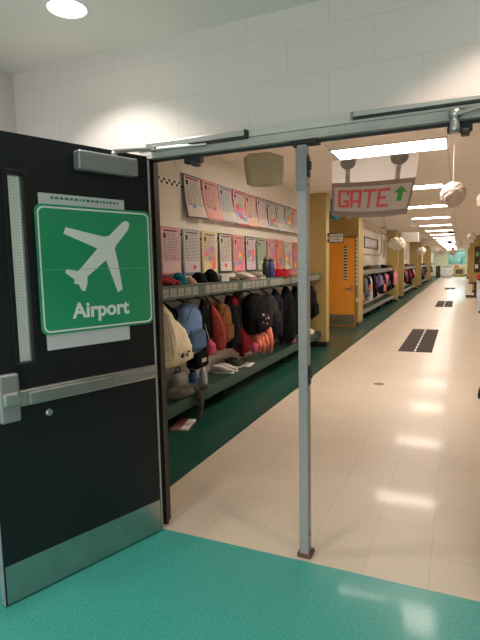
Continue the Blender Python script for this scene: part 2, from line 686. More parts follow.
# fins (wing walls beside each classroom entrance), each with a black cove base
FW = 0.22
fi = 0
for a, b in ALC:
    for (y0, y1) in ((a, a+FW), (b-(0.63 if a < 10 else FW), b)):
        fi += 1
        f = G().box((-3.5, y0, 0.0), (XF, y1, ZK)).build('wall_fin_%d' % fi, m_olive)
        tag(f, kind='structure')
        c = G().box((XW, y0-0.008, 0), (XF+0.008, y1+0.008, 0.10)).build('cove_base', m_cove, f)
    # alcove back wall
    tag(G().box((-3.6, a, 0), (-3.5, b, ZK)).build('wall_alcove_%d' % (fi//2), m_olive), kind='structure')
struct('wall_hall_right', G().box((XRC, YB, 0), (XRC+0.1, YE, ZK)), m_wallcor)
WX0, WX1, WZ0, WZ1 = -1.22, 0.60, 1.25, 2.76
g = G().box((-2.8, YE, 0), (WX0, YE+0.15, ZK)).box((WX1, YE, 0), (XRC+0.1, YE+0.15, ZK))
g.box((WX0, YE, 0), (WX1, YE+0.15, WZ0)).box((WX0, YE, WZ1), (WX1, YE+0.15, ZK))
struct('wall_end', g, mat('pale_yellow_paint', (240, 234, 204), 0.6, var=0.03))
g = G().box((WX0, YE+0.02, WZ0), (WX1, YE+0.1, WZ0+0.10)).box((WX0, YE+0.02, WZ1-0.1), (WX1, YE+0.1, WZ1))
for x in (WX0, (WX0+WX1)/2-0.05, WX1-0.1):
    g.box((x, YE+0.02, WZ0+0.1), (x+0.1, YE+0.1, WZ1-0.1))
g.box((WX0+0.1, YE+0.03, 2.1), (WX1-0.1, YE+0.09, 2.18))
w2 = struct('window_2', g, mat('pale_window_frame', (190, 210, 200), 0.5))
G().box((WX0+0.1, YE+0.05, WZ0+0.1), (WX1-0.1, YE+0.055, WZ1-0.1)).build('pane', clear_sheet_mat('daylight_teal_pane', (120, 220, 225), 0.12), w2)  # teal of the outside light put into the pane colour
struct('baseboard_end', G().box((-2.25, YE-0.03, 0), (XRC, YE, 0.14)), m_cove)
g = G()
y = YB
for a, b in ALC + [(YE, YE)]:
    g.box((XW, y, 0), (XW+0.012, a, 0.10))
    y = b
struct('baseboard_left', g, m_cove)

# trees added outside the far window to tint it teal
g = G()
rt = random.Random(3)
for k in range(9):
    g.ball((-4+k*1.2, 71+rt.random()*3, 1.6+rt.random()*1.4), (1.2, 1.2, 1.5), 12, 0.5, 3, k)
tag(g.build('added_foliage', mat('added_leaves', (176, 226, 220), 0.9, var=0.3, scale=3), smooth=True),
    'pale teal foliage added outside the far end window for its tint', 'foliage', kind='stuff')
struct('ground_outside', G().box((-30, YE+0.3, -0.3), (30, 110, -0.1)), mat('outdoor_ground', (120, 130, 100), 0.9))

# ------------------------------------------------------------------ door frame
g = G()
# jambs: dark throats, grey faces
jt = struct('trim_1', G().box((OX0-0.05, YW-0.012, HZ+0.028), (OX1+0.05, YW+0.02, HZ+0.066)), m_frame, bevel=0.003)
G().box((OX0-0.05, YW-0.004, HZ), (OX1+0.05, YW+0.02, HZ+0.0275)).build('header_face', mat('grey_header_shade_paint', (196, 192, 186), 0.4), jt, bevel=0.003)  # lower band a little darker, recess shading put into its paint
G().box((OX0-0.05, YW-0.012, 0), (OX0, YB+0.01, HZ)).build('jamb', m_framedark, jt, bevel=0.002)
G().box((OX1, YW-0.012, 0), (OX1+0.05, YB+0.01, HZ)).build('jamb', m_framedark, jt, bevel=0.002)
G().box((OX0-0.05, YW+0.021, HZ), (OX1+0.05, YB+0.01, HZ+0.066)).build('header_rear', m_framedark, jt)
G().box((OX0, YW+0.035, HZ-0.016), (OX1, YW+0.06, HZ)).build('door_stop', m_framedark, jt)
G().box((OX0, YW+0.035, 0), (OX0+0.016, YW+0.06, HZ-0.016)).build('door_stop', m_framedark, jt)
G().box((OX0, YW+0.034, HZ-0.03), (OX1, YW+0.0345, HZ-0.001)).build('weather_seal', m_dark, jt)
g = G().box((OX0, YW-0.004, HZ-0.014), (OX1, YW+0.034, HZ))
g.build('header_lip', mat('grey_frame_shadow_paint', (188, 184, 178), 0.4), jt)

# steel mullion post
t = thing('mullion_post', 'blue grey steel centre post standing in the middle of the double doorway', 'post', (-0.715, 2.40, 0))
PX0, PX1, PY0, PY1 = -0.738, -0.690, 2.372, 2.432
o = (-0.715, 2.40, 0)
G(o).box((PX0, PY0, 0.012), (PX1, PY1, 2.118)).build('shaft', m_post, t, bevel=0.004)
G(o).box((PX0-0.012, PY0-0.008, 0.0), (PX1+0.014, PY1+0.012, 0.022)).build('foot_plate', mat('rusty_foot_plate', (96, 72, 56), 0.7, var=0.3), t, bevel=0.003)
G(o).box((PX0-0.004, PY0-0.006, 1.90), (PX1+0.002, PY0-0.0005, 2.10)).build('upper_sleeve', mat('post_sleeve_paint', (134, 134, 136), 0.4, var=0.1, scale=60), t)
g = G(o).box((PX0-0.03, PY0-0.01, 2.118), (PX1+0.055, PY1+0.006, 2.134))
g.build('top_bracket', m_dark, t, bevel=0.002)
for z in (0.985, 2.02):
    s = G(o).box((PX1+0.0005, PY0+0.012, z-0.055), (PX1+0.008, PY1-0.012, z+0.045)).build('strike_plate', m_dark, t, bevel=0.002)
    G(o).box((PX1+0.0085, PY0+0.02, z-0.02), (PX1+0.016, PY1-0.02, z+0.02)).build('strike_keeper', m_dark, s)
for z in (0.12, 1.93, 2.07):
    G(o).lathe([(0.006, 0), (0.006, 0.003), (0.002, 0.004)], (PX1, 2.40, z), 10, 'x').build('screw', m_dark, t)

# ------------------------------------------------------------------ left door
HIN = Vector((-1.564, 2.314, 0))
nv = Vector((-0.336, -0.942, 0)).normalized()
DANG = math.atan2(nv.y, nv.x)
TH = 0.045


def build_door(name, loc, rz, mirror=False):
    d = bpy.data.objects.new(name, None)
    COL.objects.link(d)
    d.location = loc
    d.rotation_euler = (0, 0, rz)
    d['kind'] = 'structure'
    k = -1 if mirror else 1
    MM = Matrix.Diagonal((1, k, 1, 1)) if mirror else None
    GG = lambda: G(mtx=MM)
    m_door = mat('black_door_laminate', (24, 27, 30), 0.42, var=0.06, scale=3, spec=0.35)
    m_edge = mat('door_edge_strip', (150, 160, 170), 0.45)
    LW, Z0, Z1 = 0.885, 0.008, 2.14
    gx0, gx1, gz0, gz1 = 0.683, 0.750, 1.12, 1.96
    g = GG()
    g.box((0, -TH, Z0), (gx0, 0, Z1)).box((gx1, -TH, Z0), (LW, 0, Z1))
    g.box((gx0, -TH, Z0), (gx1, 0, gz0)).box((gx0, -TH, gz1), (gx1, 0, Z1))
    g.build('door_leaf', m_door, d)
    GG().box((LW+0.0005, -TH+0.002, Z0), (LW+0.004, -0.002, Z1)).build('edge_strip', m_edge, d)
    GG().box((gx0, -0.030, gz0), (gx1, -0.024, gz1)).build('glass', MATS.get('wired_glass') or wire_glass_mat(), d)
    g = GG()
    w = 0.022
    for lo, hi in (((gx0-w, gz0-w), (gx1+w, gz0)), ((gx0-w, gz1), (gx1+w, gz1+w)), ((gx0-w, gz0), (gx0, gz1)), ((gx1, gz0), (gx1+w, gz1))):
        g.box((lo[0], 0.0005, lo[1]), (hi[0], 0.008, hi[1]))
    g.build('glazing_bead', mat('black_glazing_bead', (18, 18, 20), 0.35), d, bevel=0.002)
    # kick plate
    kp = GG().box((0.004, 0.0005, 0.012), (LW-0.006, 0.003, 0.195)).build('kick_plate', m_steel, d)
    kp['label'] = 'brushed steel kick plate'
    g = GG()
    for sx in (0.02, 0.23, 0.44, 0.65, 0.86):
        for z in (0.026, 0.182):
            g.lathe([(0.004, 0.003), (0.003, 0.005)], (sx, 0, z), 8, 'y')
    g.build('kick_plate_screws', m_alu, kp)
    # continuous hinge
    GG().box((-0.012, -0.012, 0.01), (-0.001, 0.004, 2.12)).build('continuous_hinge', m_alu, d, bevel=0.003)
    # panic bar
    pb = GG().box((0.012, 0.0005, 0.925), (0.80, 0.026, 1.0)).build('push_bar', m_alu, d, bevel=0.006)
    pb['label'] = 'satin aluminium crash bar'
    GG().box((0.285, 0.027, 0.932), (0.74, 0.058, 0.995)).build('push_pad', mat('aluminium_pad', (170, 170, 168), 0.35, metal=0.8), pb, bevel=0.008)
    GG().box((0.014, 0.0265, 0.945), (0.28, 0.030, 0.962)).build('rail_groove', m_closer, pb)
    lc = GG().box((0.772, 0.0005, 0.865), (0.862, 0.042, 1.085)).build('latch_case', m_closer, pb, bevel=0.012, seg=3)
    GG().box((0.782, 0.043, 0.945), (0.852, 0.062, 1.005)).build('latch_cover', m_alu, pb, bevel=0.01)
    # thumb cylinder
    GG().lathe([(0.017, 0.0005), (0.017, 0.006), (0.012, 0.010), (0.004, 0.011)], (0.629, 0, 0.865), 16, 'y').build('lock_cylinder', m_alu, d, smooth=False)
    # closer
    cl = GG().box((0.10, 0.0005, 2.012), (0.436, 0.062, 2.104)).build('door_closer', m_closer, d, bevel=0.012, seg=3)
    cl['label'] = 'grey door closer box'
    GG().lathe([(0.016, 2.1045), (0.016, 2.118), (0.010, 2.126)], (0.225, 0.03, 0), 14, 'z').build('spindle', m_alu, cl)
    return d, cl


d1, cl1 = build_door('door_1', HIN, DANG)
# arm of the left closer (world coordinates turned into the door's own)
Dm = Matrix.Translation(HIN) @ Matrix.Rotation(DANG, 4, 'Z')
Di = Dm.inverted()


def arm(door_inv, A, B, Cc, closer):
    a, b, c = [door_inv @ Vector(p) for p in (A, B, Cc)]
    G().tube([a, a.lerp(b, 0.5), b], 0.010, 8, 0.5).build('closer_arm', m_alu, closer)
    G().tube([b, b.lerp(c, 0.5), c], 0.009, 8, 0.6).build('closer_arm', m_alu, closer)
    G().lathe([(0.016, -0.012), (0.018, -0.008), (0.018, 0.010), (0.010, 0.016)], b, 12).build('elbow_joint', m_alu, closer)


A = Dm @ Vector((0.225, 0.03, 2.128))
arm(Di, A, (-1.50, 2.285, 2.166), (-1.20, 2.315, 2.166), cl1)
# right door: swung into the room beyond the right edge of the picture
HR = Vector((0.147, 2.314, 0))
a2 = math.atan2(-0.80, 0.60)
d2, cl2 = build_door('door_2', HR, a2, mirror=True)
D2 = (Matrix.Translation(HR) @ Matrix.Rotation(a2, 4, 'Z')).inverted()
A2 = D2.inverted() @ Vector((0.225, -0.03, 2.128))
arm(D2, A2, (0.10, 2.24, 2.158), (-0.034, 2.30, 2.145), cl2)
g = G(mtx=D2)
g.lathe([(0.020, -0.075), (0.022, -0.060), (0.018, -0.035), (0.016, -0.02), (0.026, -0.012), (0.026, 0.012), (0.012, 0.02)], (-0.034, 2.31, 2.150), 16)
g.build('arm_pivot', m_alu, cl2, smooth=True)

# closer tracks and shoes on the header
tr = G().box((-1.56, YW-0.050, 2.176), (-0.985, YW-0.013, 2.204)).build('closer_track', m_alu, jt, bevel=0.003)
G().box((-1.30, YW-0.052, 2.168), (-0.983, YW-0.012, 2.1755)).build('track_gap', m_dark, tr)
G().box((-0.985, YW-0.051, 2.172), (-0.975, YW-0.012, 2.206)).build('end_cap', m_dark, tr)
tr = G().box((-0.455, YW-0.046, 2.194), (0.16, YW-0.013, 2.213)).build('closer_track', m_alu, jt, bevel=0.003)
G().box((-0.452, YW-0.044, 2.188), (0.16, YW-0.012, 2.1935)).build('track_gap', m_dark, tr)
G().box((-0.466, YW-0.048, 2.187), (-0.4555, YW-0.012, 2.216)).build('end_cap', m_closer, tr)
for x, lab in ((-1.33, 'a'), (-0.02, 'b')):
    g = G().box((x-0.045, YW+0.03, 2.095), (x+0.055, YW+0.075, 2.133))
    g.box((x+0.01, YW+0.01, 2.075), (x+0.045, YW+0.06, 2.10))
    g.build('arm_shoe', m_dark, jt, bevel=0.005)

# ------------------------------------------------------------------ Airport sign on the door
u2 = -nv        # reading direction
Nn = Vector((-nv.y, nv.x, 0))


def door_pt(s, d, z):
    return HIN + nv*s + Nn*d + Vector((0, 0, z))


def doorframe(d_off):
    return lambda a, b, d: door_pt(a, d_off+d, b)


sh = G().prism(rrect(0.16, 1.160, 0.618, 1.893, 0.004), doorframe(0.002), 0, 0.0015)
sh = sh.build('paper_sheet', mat('laminated_white_sheet', (206, 205, 208), 0.35, var=0.03))
tag(sh, 'laminated white sheet taped to the black door behind the green sign', 'paper')
g = G()
rr = random.Random(5)
for row in (1.868,):
    s = 0.56
    while s > 0.20:
        w = 0.008+0.012*rr.random()
        g.prism([(s, row), (s-w, row), (s-w, row+0.012), (s, row+0.012)], doorframe(0.0037), 0, 0.0004)
        s -= w+0.007
g.build('printed_line', mat('teal_print', (60, 130, 110), 0.6), sh)

LP = door_pt(0.324, 0, 1.54)
sg = thing('airport_sign', 'green square sign with white airplane and the word Airport on the black door', 'sign', door_pt(0.324, 0.004, 1.236))
off = tuple(sg.location)
G(off).prism(rrect(0.004, 1.234, 0.642, 1.843, 0.035), doorframe(0.004), 0, 0.006).build('sign_board', mat('sign_green', (44, 156, 110), 0.28, var=0.05, scale=2, coat=0.3), sg)
outer = rrect(0.014, 1.244, 0.632, 1.833, 0.032, 8)
inner = rrect(0.022, 1.252, 0.624, 1.825, 0.026, 8)
g = G(off)
n = len(outer)
fr = doorframe(0.0105)
g.add([fr(a, b, 0) for a, b in outer]+[fr(a, b, 0) for a, b in inner], [(i, (i+1) % n, n+(i+1) % n, n+i) for i in range(n)])
m_signw = mat('sign_white', (236, 238, 236), 0.35, var=0.02)
g.build('white_border', m_signw, sg)
PL = [(0.1848, 1.7755), (0.17, 1.7835), (0.1553, 1.7868), (0.1430, 1.7808), (0.1385, 1.7693), (0.1440, 1.7503), (0.1522, 1.7366), (0.2117, 1.6725), (0.2260, 1.6578), (0.2330, 1.6390), (0.2173, 1.5699), (0.1968, 1.4304), (0.2256, 1.4169), (0.2875, 1.5831), (0.3975, 1.5015), (0.3971, 1.4751), (0.4113, 1.4317), (0.4301, 1.4362), (0.4471, 1.4683), (0.4584, 1.467), (0.4709, 1.4744), (0.4644, 1.4896), (0.5116, 1.5251), (0.5033, 1.5419), (0.4452, 1.5305), (0.4193, 1.5543), (0.3326, 1.6418), (0.5091, 1.7099), (0.4964, 1.7404), (0.2931, 1.7011), (0.2621, 1.7074)]
G(off).prism(PL, doorframe(0.0105), 0, 0.0008).build('airplane_symbol', m_signw, sg)
Tm = Matrix((u2, Vector((0, 0, 1)), Nn)).transposed().to_4x4()
Tm.translation = door_pt(0.323, 0.0108, 1.304) - Vector(off)
tx = text('lettering', 'Airport', 0.104, m_signw, Tm, sg, 0.0006, 0.0032)
wd = max((v.co+Vector(off)-HIN).dot(-nv) for v in tx.data.vertices)-min((v.co+Vector(off)-HIN).dot(-nv) for v in tx.data.vertices)

# crease across the middle of the folded sign
G(off).prism([(0.01, 1.538), (0.636, 1.540), (0.636, 1.5425), (0.01, 1.5405)], doorframe(0.0103), 0, 0.0012).build('fold_crease', mat('sign_crease', (110, 190, 154), 0.3), sg)

# ------------------------------------------------------------------ downlights
for i, (x, y) in enumerate(DL + FILL_DL):
    t = thing('recessed_downlight', ('round recessed downlight in the ceiling above the black door', 'round recessed downlight in the ceiling above the right door closer', 'added fill downlight, unseen, behind the one above the black door',
        'added fill downlight, unseen, behind the one above the right closer')[i], 'ceiling light', (x, y, ZC), 0, 'recessed downlights')
    def ring(u, v, r0=0.088, r1=0.104):
        a = 2*PI*u
        r = r0+(r1-r0)*v
        return (r*math.cos(a), r*math.sin(a), -0.006+0.004*abs(v*2-1))
    G().grid(ring, 32, 2, closed=True).build('trim_ring', m_white, t, smooth=True)
    G().grid(lambda u, v: (0.088*math.cos(2*PI*u), 0.088*math.sin(2*PI*u), 0.0+0.05*v), 32, 1, closed=True).build('reflector', m_alu, t, smooth=True)
    G().lathe([(0.087, 0.004), (0.087, 0.006)], (0, 0, 0), 32).build('lens', mat('downlight_lens', (255, 246, 228), 0.5, var=0, emit=9), t)

# ------------------------------------------------------------------ corridor troffers
for k in range(17):
    y0 = 5.75+3.2*k
    if y0 > 58:
        break
    name = ['nearest', 'second', 'third', 'fourth', 'fifth', 'sixth', 'seventh', 'eighth', 'ninth', 'tenth', 'eleventh', 'twelfth', 'thirteenth', 'fourteenth', 'fifteenth', 'sixteenth', 'farthest'][k]
    t = thing('ceiling_light', 'bright white rectangular ceiling light, %s from the doorway in the corridor row' % name, 'ceiling light', (-0.775, y0+0.26, ZK), 0, 'corridor ceiling lights')
    g = G()
    X0, X1, Y0, Y1 = (-0.605, 0.605, -0.26, 0.26) if k == 0 else (-0.54, 0.47, -0.2, 0.2)
    for lo, hi in (((X0-0.02, Y0-0.02), (X1+0.02, Y0)), ((X0-0.02, Y1), (X1+0.02, Y1+0.02)), ((X0-0.02, Y0), (X0, Y1)), ((X1, Y0), (X1+0.02, Y1))):
        g.box((lo[0], lo[1], -0.014), (hi[0], hi[1], -0.001))
    g.build('light_frame', m_white, t)
    G().box((X0, Y0, -0.010), (X1, Y1, -0.001)).build('diffuser', mat('troffer_diffuser', (255, 240, 227), 0.5, var=0, emit=TROFFER), t)

# ------------------------------------------------------------------ shelves and benches
BAYS = [(2.62, 8.985), (12.84, 20.54), (22.93, 30.59), (33.91, 41.79), (45.01, 52.0)]
BN = ['nearest bay of the left wall', 'second bay, beyond the orange door', 'third bay along the left wall', 'fourth bay along the left wall', 'farthest bay along the left wall']
m_hook = mat('hook_metal', (90, 90, 88), 0.4, metal=0.7)
for bi, (y0, y1) in enumerate(BAYS):
    o = (XW, (y0+y1)/2, 0)
    t = thing('coat_shelf', 'grey green shelf with name cards, %s' % BN[bi], 'shelf', o, 0, 'coat shelves')
    G(o).box((XW+0.002, y0, 1.335), (XS-0.016, y1, 1.372)).build('shelf_board', m_shelf, t)
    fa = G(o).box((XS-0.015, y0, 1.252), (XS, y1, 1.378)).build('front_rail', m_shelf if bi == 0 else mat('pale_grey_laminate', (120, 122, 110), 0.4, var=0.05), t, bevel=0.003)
    if bi < 3:
        yy = y0+0.05
        k = 0
        while yy < y1-0.2 and k < (60 if bi == 0 else 30):
            k += 1
            L_ = 0.135 if bi == 0 else 0.24
            if k % 7 != 6:
                c = G(o).box((XS+0.0005, yy, 1.275), (XS+0.003, yy+L_*0.86, 1.352)).build('name_card', m_card, t)
                if bi == 0:
                    G(o).box((XS+0.0032, yy+0.02, 1.300), (XS+0.0036, yy+L_*0.62, 1.312)).build('written_name', m_greyink, c)
            yy += L_
    hr = G(o).box((XW+0.002, y0+0.05, 1.19), (XW+0.022, y1-0.05, 1.27)).build('hook_rail', m_shelf, t)
    if bi < 2:
        n = 18
        for k in range(n):
            yy = y0+0.2+k*(y1-y0-0.4)/(n-1)
            G(o).tube([(XW+0.02, yy, 1.24), (XW+0.07, yy, 1.235), (XW+0.09, yy, 1.25), (XW+0.095, yy, 1.275)], 0.005, 6).build('coat_hook', m_hook, t)
    for yy in ((y0+0.03, (y0+y1)/2, y1-0.03) if bi < 2 else (y0+0.03, y1-0.03)):
        G(o).prism([(XW+0.002, 1.10), (XW+0.03, 1.10), (XS-0.03, 1.334), (XW+0.002, 1.334)], lambda a, b, d, yy=yy: (a, yy+d, b), -0.008, 0.008).build('shelf_bracket', m_shelf, t)
    t = thing('boot_bench', 'dark green low bench, %s' % BN[bi], 'bench', o, 0, 'boot benches')
    G(o).box((XW+0.014, y0, 0.262), (XS-0.02, y1, 0.30)).build('seat_board', m_bench, t)
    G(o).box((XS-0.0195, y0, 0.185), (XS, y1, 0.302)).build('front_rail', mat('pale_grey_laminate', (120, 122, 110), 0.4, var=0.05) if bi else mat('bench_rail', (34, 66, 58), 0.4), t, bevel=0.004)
    k = 0
    yy = y0+0.3
    while yy < y1:
        G(o).box((XW+0.014, yy, 0.0), (XW+0.18, yy+0.04, 0.261)).build('leg', m_dark, t)
        yy += 2.2


# ------------------------------------------------------------------ posters
ORD = ['first', 'second', 'third', 'fourth', 'fifth', 'sixth', 'seventh', 'eighth', 'ninth', 'tenth', 'eleventh', 'twelfth', 'thirteenth', 'fourteenth', 'fifteenth']
PAL = {'pink': (196, 122, 130), 'salmon': (204, 134, 122), 'grey': (140, 146, 156), 'red': (190, 40, 48), 'orange': (206, 108, 72), 'dark grey': (62, 62, 66),
       'green': (104, 132, 96), 'yellow': (214, 186, 110), 'black': (36, 34, 38), 'white': (214, 208, 200), 'dark green': (48, 66, 56), 'maroon': (104, 40, 54)}
PRINT = [mat('print_%d' % i, c, 0.7) for i, c in enumerate([(228, 120, 150), (240, 200, 90), (120, 160, 210), (120, 180, 130), (230, 120, 80), (160, 120, 190), (224, 80, 90)])]


def poster(y, ztop, wdt, hgt, border, paper, row, k, colourful, curl, sheet2=None):
    nm = '%s poster from the left in the %s row on the corridor wall, %s border' % (ORD[k].capitalize(), row, border)
    o = (XW+0.004, y+wdt/2, ztop-hgt)
    t = thing('paper_poster', nm[0].lower()+nm[1:], 'poster', o, 0, 'student posters in the %s row' % row)
    R = random.Random(k*17+(3 if row == 'top' else 91))

    def S_(a, v, off=0.0):      # a 0..1 along y, v 0 bottom..1 top
        q = 1-v
        x = 0.010+curl*(q**2)*(0.35+0.65*abs(math.sin(a*2.2)))
        return (XW+0.004+x+off, y+a*wdt+0.05*wdt*q*curl*8, ztop-hgt*q)
    g = G(o).grid(lambda u, v: S_(u, v), 6, 8)
    g.build('backing_card', mat('card_'+border, PAL[border], 0.7, var=0.05), t)
    G(o).grid(lambda u, v: S_(0.07+0.86*u, 0.035+0.93*v, 0.004), 6, 8).build('sheet', mat('sheet_%s' % str(paper), paper, 0.7, var=0.10, scale=22), t)

    def rect(a0, v0, a1, v1, m, name):
        G(o).grid(lambda u, v: S_(a0+(a1-a0)*u, v0+(v1-v0)*v, 0.0065), 2, 2).build(name, m, t)
    rect(0.14, 0.90, 0.86, 0.945, mat('print_head', (150, 70, 90), 0.7) if k % 3 == 0 else m_greyink, 'heading')
    rect(0.14, 0.76, 0.27, 0.87, m_ink, 'portrait')
    gl = G(o)
    for r_ in range(18):
        v0 = 0.86-r_*0.033
        s0 = 0.33 if r_ < 4 else 0.12
        while s0 < 0.82:
            s1 = min(0.88, s0+0.08+0.16*R.random())
            gl.grid(lambda u, v, v0=v0, s0=s0, s1=s1: S_(s0+(s1-s0)*u, v0+0.014*v, 0.0063), 1, 1)
            s0 = s1+0.03
    R = random.Random(k*31+len(row))
    gl.build('text_lines', m_greyink, t)
    nb = 3 if colourful else 1
    for q in range(nb*(3 if colourful else 1)):
        a0 = 0.12+0.5*R.random()
        v0 = 0.07+(0.45 if colourful else 0.30)*R.random()
        if colourful:
            rect(a0, v0, a0+0.26, v0+0.14, R.choice(PRINT), 'coloured_block')
            continue
        G(o).grid(lambda u, v: S_(a0+(0.18+0.1*R.random()*0)*(0.5+0.5*math.cos(2*PI*u)*v)+0.05, v0+0.05+0.055*math.sin(2*PI*u)*v, 0.0068+0.0004*q), 10, 1).build('drawing', R.choice(PRINT), t)


top = [('dark grey', (206, 196, 184), 0), ('salmon', (226, 168, 156), 0), ('grey', (198, 196, 200), 0), ('red', (214, 200, 196), 1), ('orange', (222, 190, 170), 0),
       ('maroon', (208, 196, 192), 0), ('dark green', (206, 204, 196), 1), ('dark grey', (210, 206, 200), 0), ('black', (200, 200, 188), 1), ('red', (212, 190, 186), 0)]
ys = [4.57, 5.00, 5.40, 5.81, 6.21, 6.62, 7.04, 7.44, 7.84, 8.26]
for k, (bd, pp, cf) in enumerate(top):
    poster(ys[k], 2.52, 0.385 if k else 0.41, 0.445 if k else 0.46, bd, pp, 'top', k, cf, 0.10 if k < 3 else 0.075)
bot = [('pink', (214, 184, 180), 0), ('grey', (200, 192, 190), 0), ('yellow', (216, 200, 168), 1), ('dark green', (204, 196, 184), 0), ('salmon', (226, 150, 150), 1),
       ('black', (206, 190, 196), 1), ('green', (170, 190, 160), 0), ('pink', (214, 160, 160), 1), ('orange', (224, 150, 100), 1), ('white', (214, 210, 190), 1), ('salmon', (224, 130, 110), 1)]
ys2 = [4.11, 4.54, 4.96, 5.39, 5.80, 6.20, 6.62, 7.04, 7.44, 7.86, 8.28]
for k, (bd, pp, cf) in enumerate(bot):
    poster(ys2[k], 1.945, 0.375, 0.475, bd, pp, 'bottom', k, cf, 0.012)
# black and white checked border strips that the posters hang on
for z, y0, lab in ((2.355, 3.6, 'upper'), (1.83, 3.6, 'lower')):
    o = (XW+0.001, 6.2, z)
    t = thing('border_strip', 'black and white checked paper strip running behind the %s row of posters' % ('top' if lab == 'upper' else 'bottom'), 'border strip', o)
    G(o).box((XW+0.001, y0, z), (XW+0.003, 8.95, z+0.075)).build('strip', m_white, t)
    g = G(o)
    yy = y0
    i = 0
    while yy < 8.9:
        for r_ in range(2):
            if (i+r_) % 2 == 0:
                g.box((XW+0.0035, yy, z+0.010+r_*0.030), (XW+0.004, yy+0.042, z+0.036+r_*0.030))
        yy += 0.048
        i += 1
    g.build('checks', m_ink, t)


# ------------------------------------------------------------------ soft goods
def strap(g, pts, w=0.016, th=0.35):
    return g.tube(pts, w, 8, th)


def backpack(y, ztop, w, h, d, m, m2, label, x=None, name='backpack', cat='backpack', group=None, simple=False, seed=0, tilt=0.0, rz=0.0):
    x = XW+0.10+d*0.5 if x is None else x
    t = thing(name, label, cat, (x, y, ztop-h), rz, group)
    hw, hd = w/2, d/2
    prof = [(0.0, hw*0.72, hd*0.6, tilt*0.3, 0), (h*0.06, hw*0.95, hd*0.95, tilt*0.3, 0.0), (h*0.35, hw, hd*1.05, 0.2*tilt, 0.0), (h*0.7, hw*0.95, hd*0.95, 0, 0),
            (h*0.9, hw*0.72, hd*0.7, 0, -hd*0.1), (h*0.97, hw*0.35, hd*0.35, 0, -hd*0.2)]
    G().soft(prof, 20 if simple else 28, 0.7, 0.010, 9, seed+1).build('bag_body', m, t, smooth=True)
    prof = [(h*0.08, hw*0.6, hd*0.25, tilt*0.3, hd*0.95), (h*0.14, hw*0.74, hd*0.45, tilt*0.25, hd*0.98), (h*0.40, hw*0.74, hd*0.42, tilt*0.2, hd*0.98), (h*0.48, hw*0.55, hd*0.15, tilt*0.1, hd*0.9)]
    pk = G().soft(prof, 16 if simple else 24, 0.6, 0.006, 9, seed+4).build('front_pocket', m2, t, smooth=True)
    if not simple:
        G().tube([(hd*1.3, -hw*0.6+tilt*0.2, h*0.43), (hd*1.42, 0, h*0.445), (hd*1.3, hw*0.6+tilt*0.2, h*0.43)], 0.004, 6).build('zipper', m_dark, pk)
        G().tube([(hd*0.6, -hw*0.85, h*0.55), (hd*0.9, -hw*0.6, h*0.80), (hd*0.75, 0, h*0.93), (hd*0.9, hw*0.6, h*0.80), (hd*0.6, hw*0.85, h*0.55)], 0.004, 6).build('zipper', m_dark, t)
    hx, hz = XW+0.028-x, 1.236-(ztop-h)
    strap(G(), [(-hd*0.2, 0.03, h*0.94), (-hd*0.3, 0.02, h*0.99), (hx, 0.006, hz), (hx, -0.006, hz), (-hd*0.3, -0.02, h*0.99), (-hd*0.2, -0.03, h*0.94)], 0.007, 0.8).build('haul_loop', m_dark, t, smooth=True)
    for s in (-1, 1):
        strap(G(), [(-hd*0.4, s*hw*0.4, h*0.93), (-hd*0.6, s*hw*0.95, h*0.75), (-hd*0.5, s*hw*1.12, h*0.45), (-hd*0.3, s*hw*0.95, h*0.12)], 0.018, 0.4).build('shoulder_strap', m2, t, smooth=True)
    return t


def coat(y, ztop, w, h, d, m, label, name='coat', cat='coat', lining=None, group=None, seed=0, x=None, sleeves=(1, 1), rz=0.0):
    x = XW+0.09+d*0.5 if x is None else x
    t = thing(name, label, cat, (x, y, ztop-h), rz, group)
    hw, hd = w/2, d/2
    prof = [(0, hw*0.95, hd*0.8, 0, 0), (h*0.06, hw*1.0, hd, 0, 0), (h*0.45, hw*0.86, hd*0.95, 0, 0), (h*0.75, hw*0.80, hd*0.8, 0, 0), (h*0.92, hw*0.40, hd*0.5, 0, -0.01), (h, hw*0.15, hd*0.25, 0, -0.02)]
    G().soft(prof, 28, 0.85, 0.022, 8, seed).build('coat_body', m, t, smooth=True)
    for s, on in zip((-1, 1), sleeves):
        if on:
            G().tube([(0.01, s*hw*0.55, h*0.86), (0.03, s*hw*0.92, h*0.72), (0.035, s*hw*1.02, h*0.5), (0.03, s*hw*0.98, h*0.28), (0.03, s*hw*0.95, h*0.22)], [0.035, 0.05, 0.045, 0.038, 0.03], 10, 0.8).build('sleeve', m, t, smooth=True)
    if lining:
        G().soft([(h*0.80, hw*0.30, hd*0.3, 0, hd*0.5), (h*0.90, hw*0.42, hd*0.5, 0, hd*0.35), (h*0.98, hw*0.25, hd*0.3, 0, 0.0)], 16, 0.9, 0.01, 9, seed+2).build('hood', lining, t, smooth=True)
    G().tube([(-0.01, 0, h*0.97), (XW+0.028-x, 0, 1.236-(ztop-h))], 0.006, 6).build('hanging_loop', m, t)
    G().tube([(hd*0.95, 0, h*0.08), (hd*1.02, 0.004, h*0.4), (hd*0.85, 0, h*0.78)], 0.004, 6).build('zip', m_dark, t)
    return t


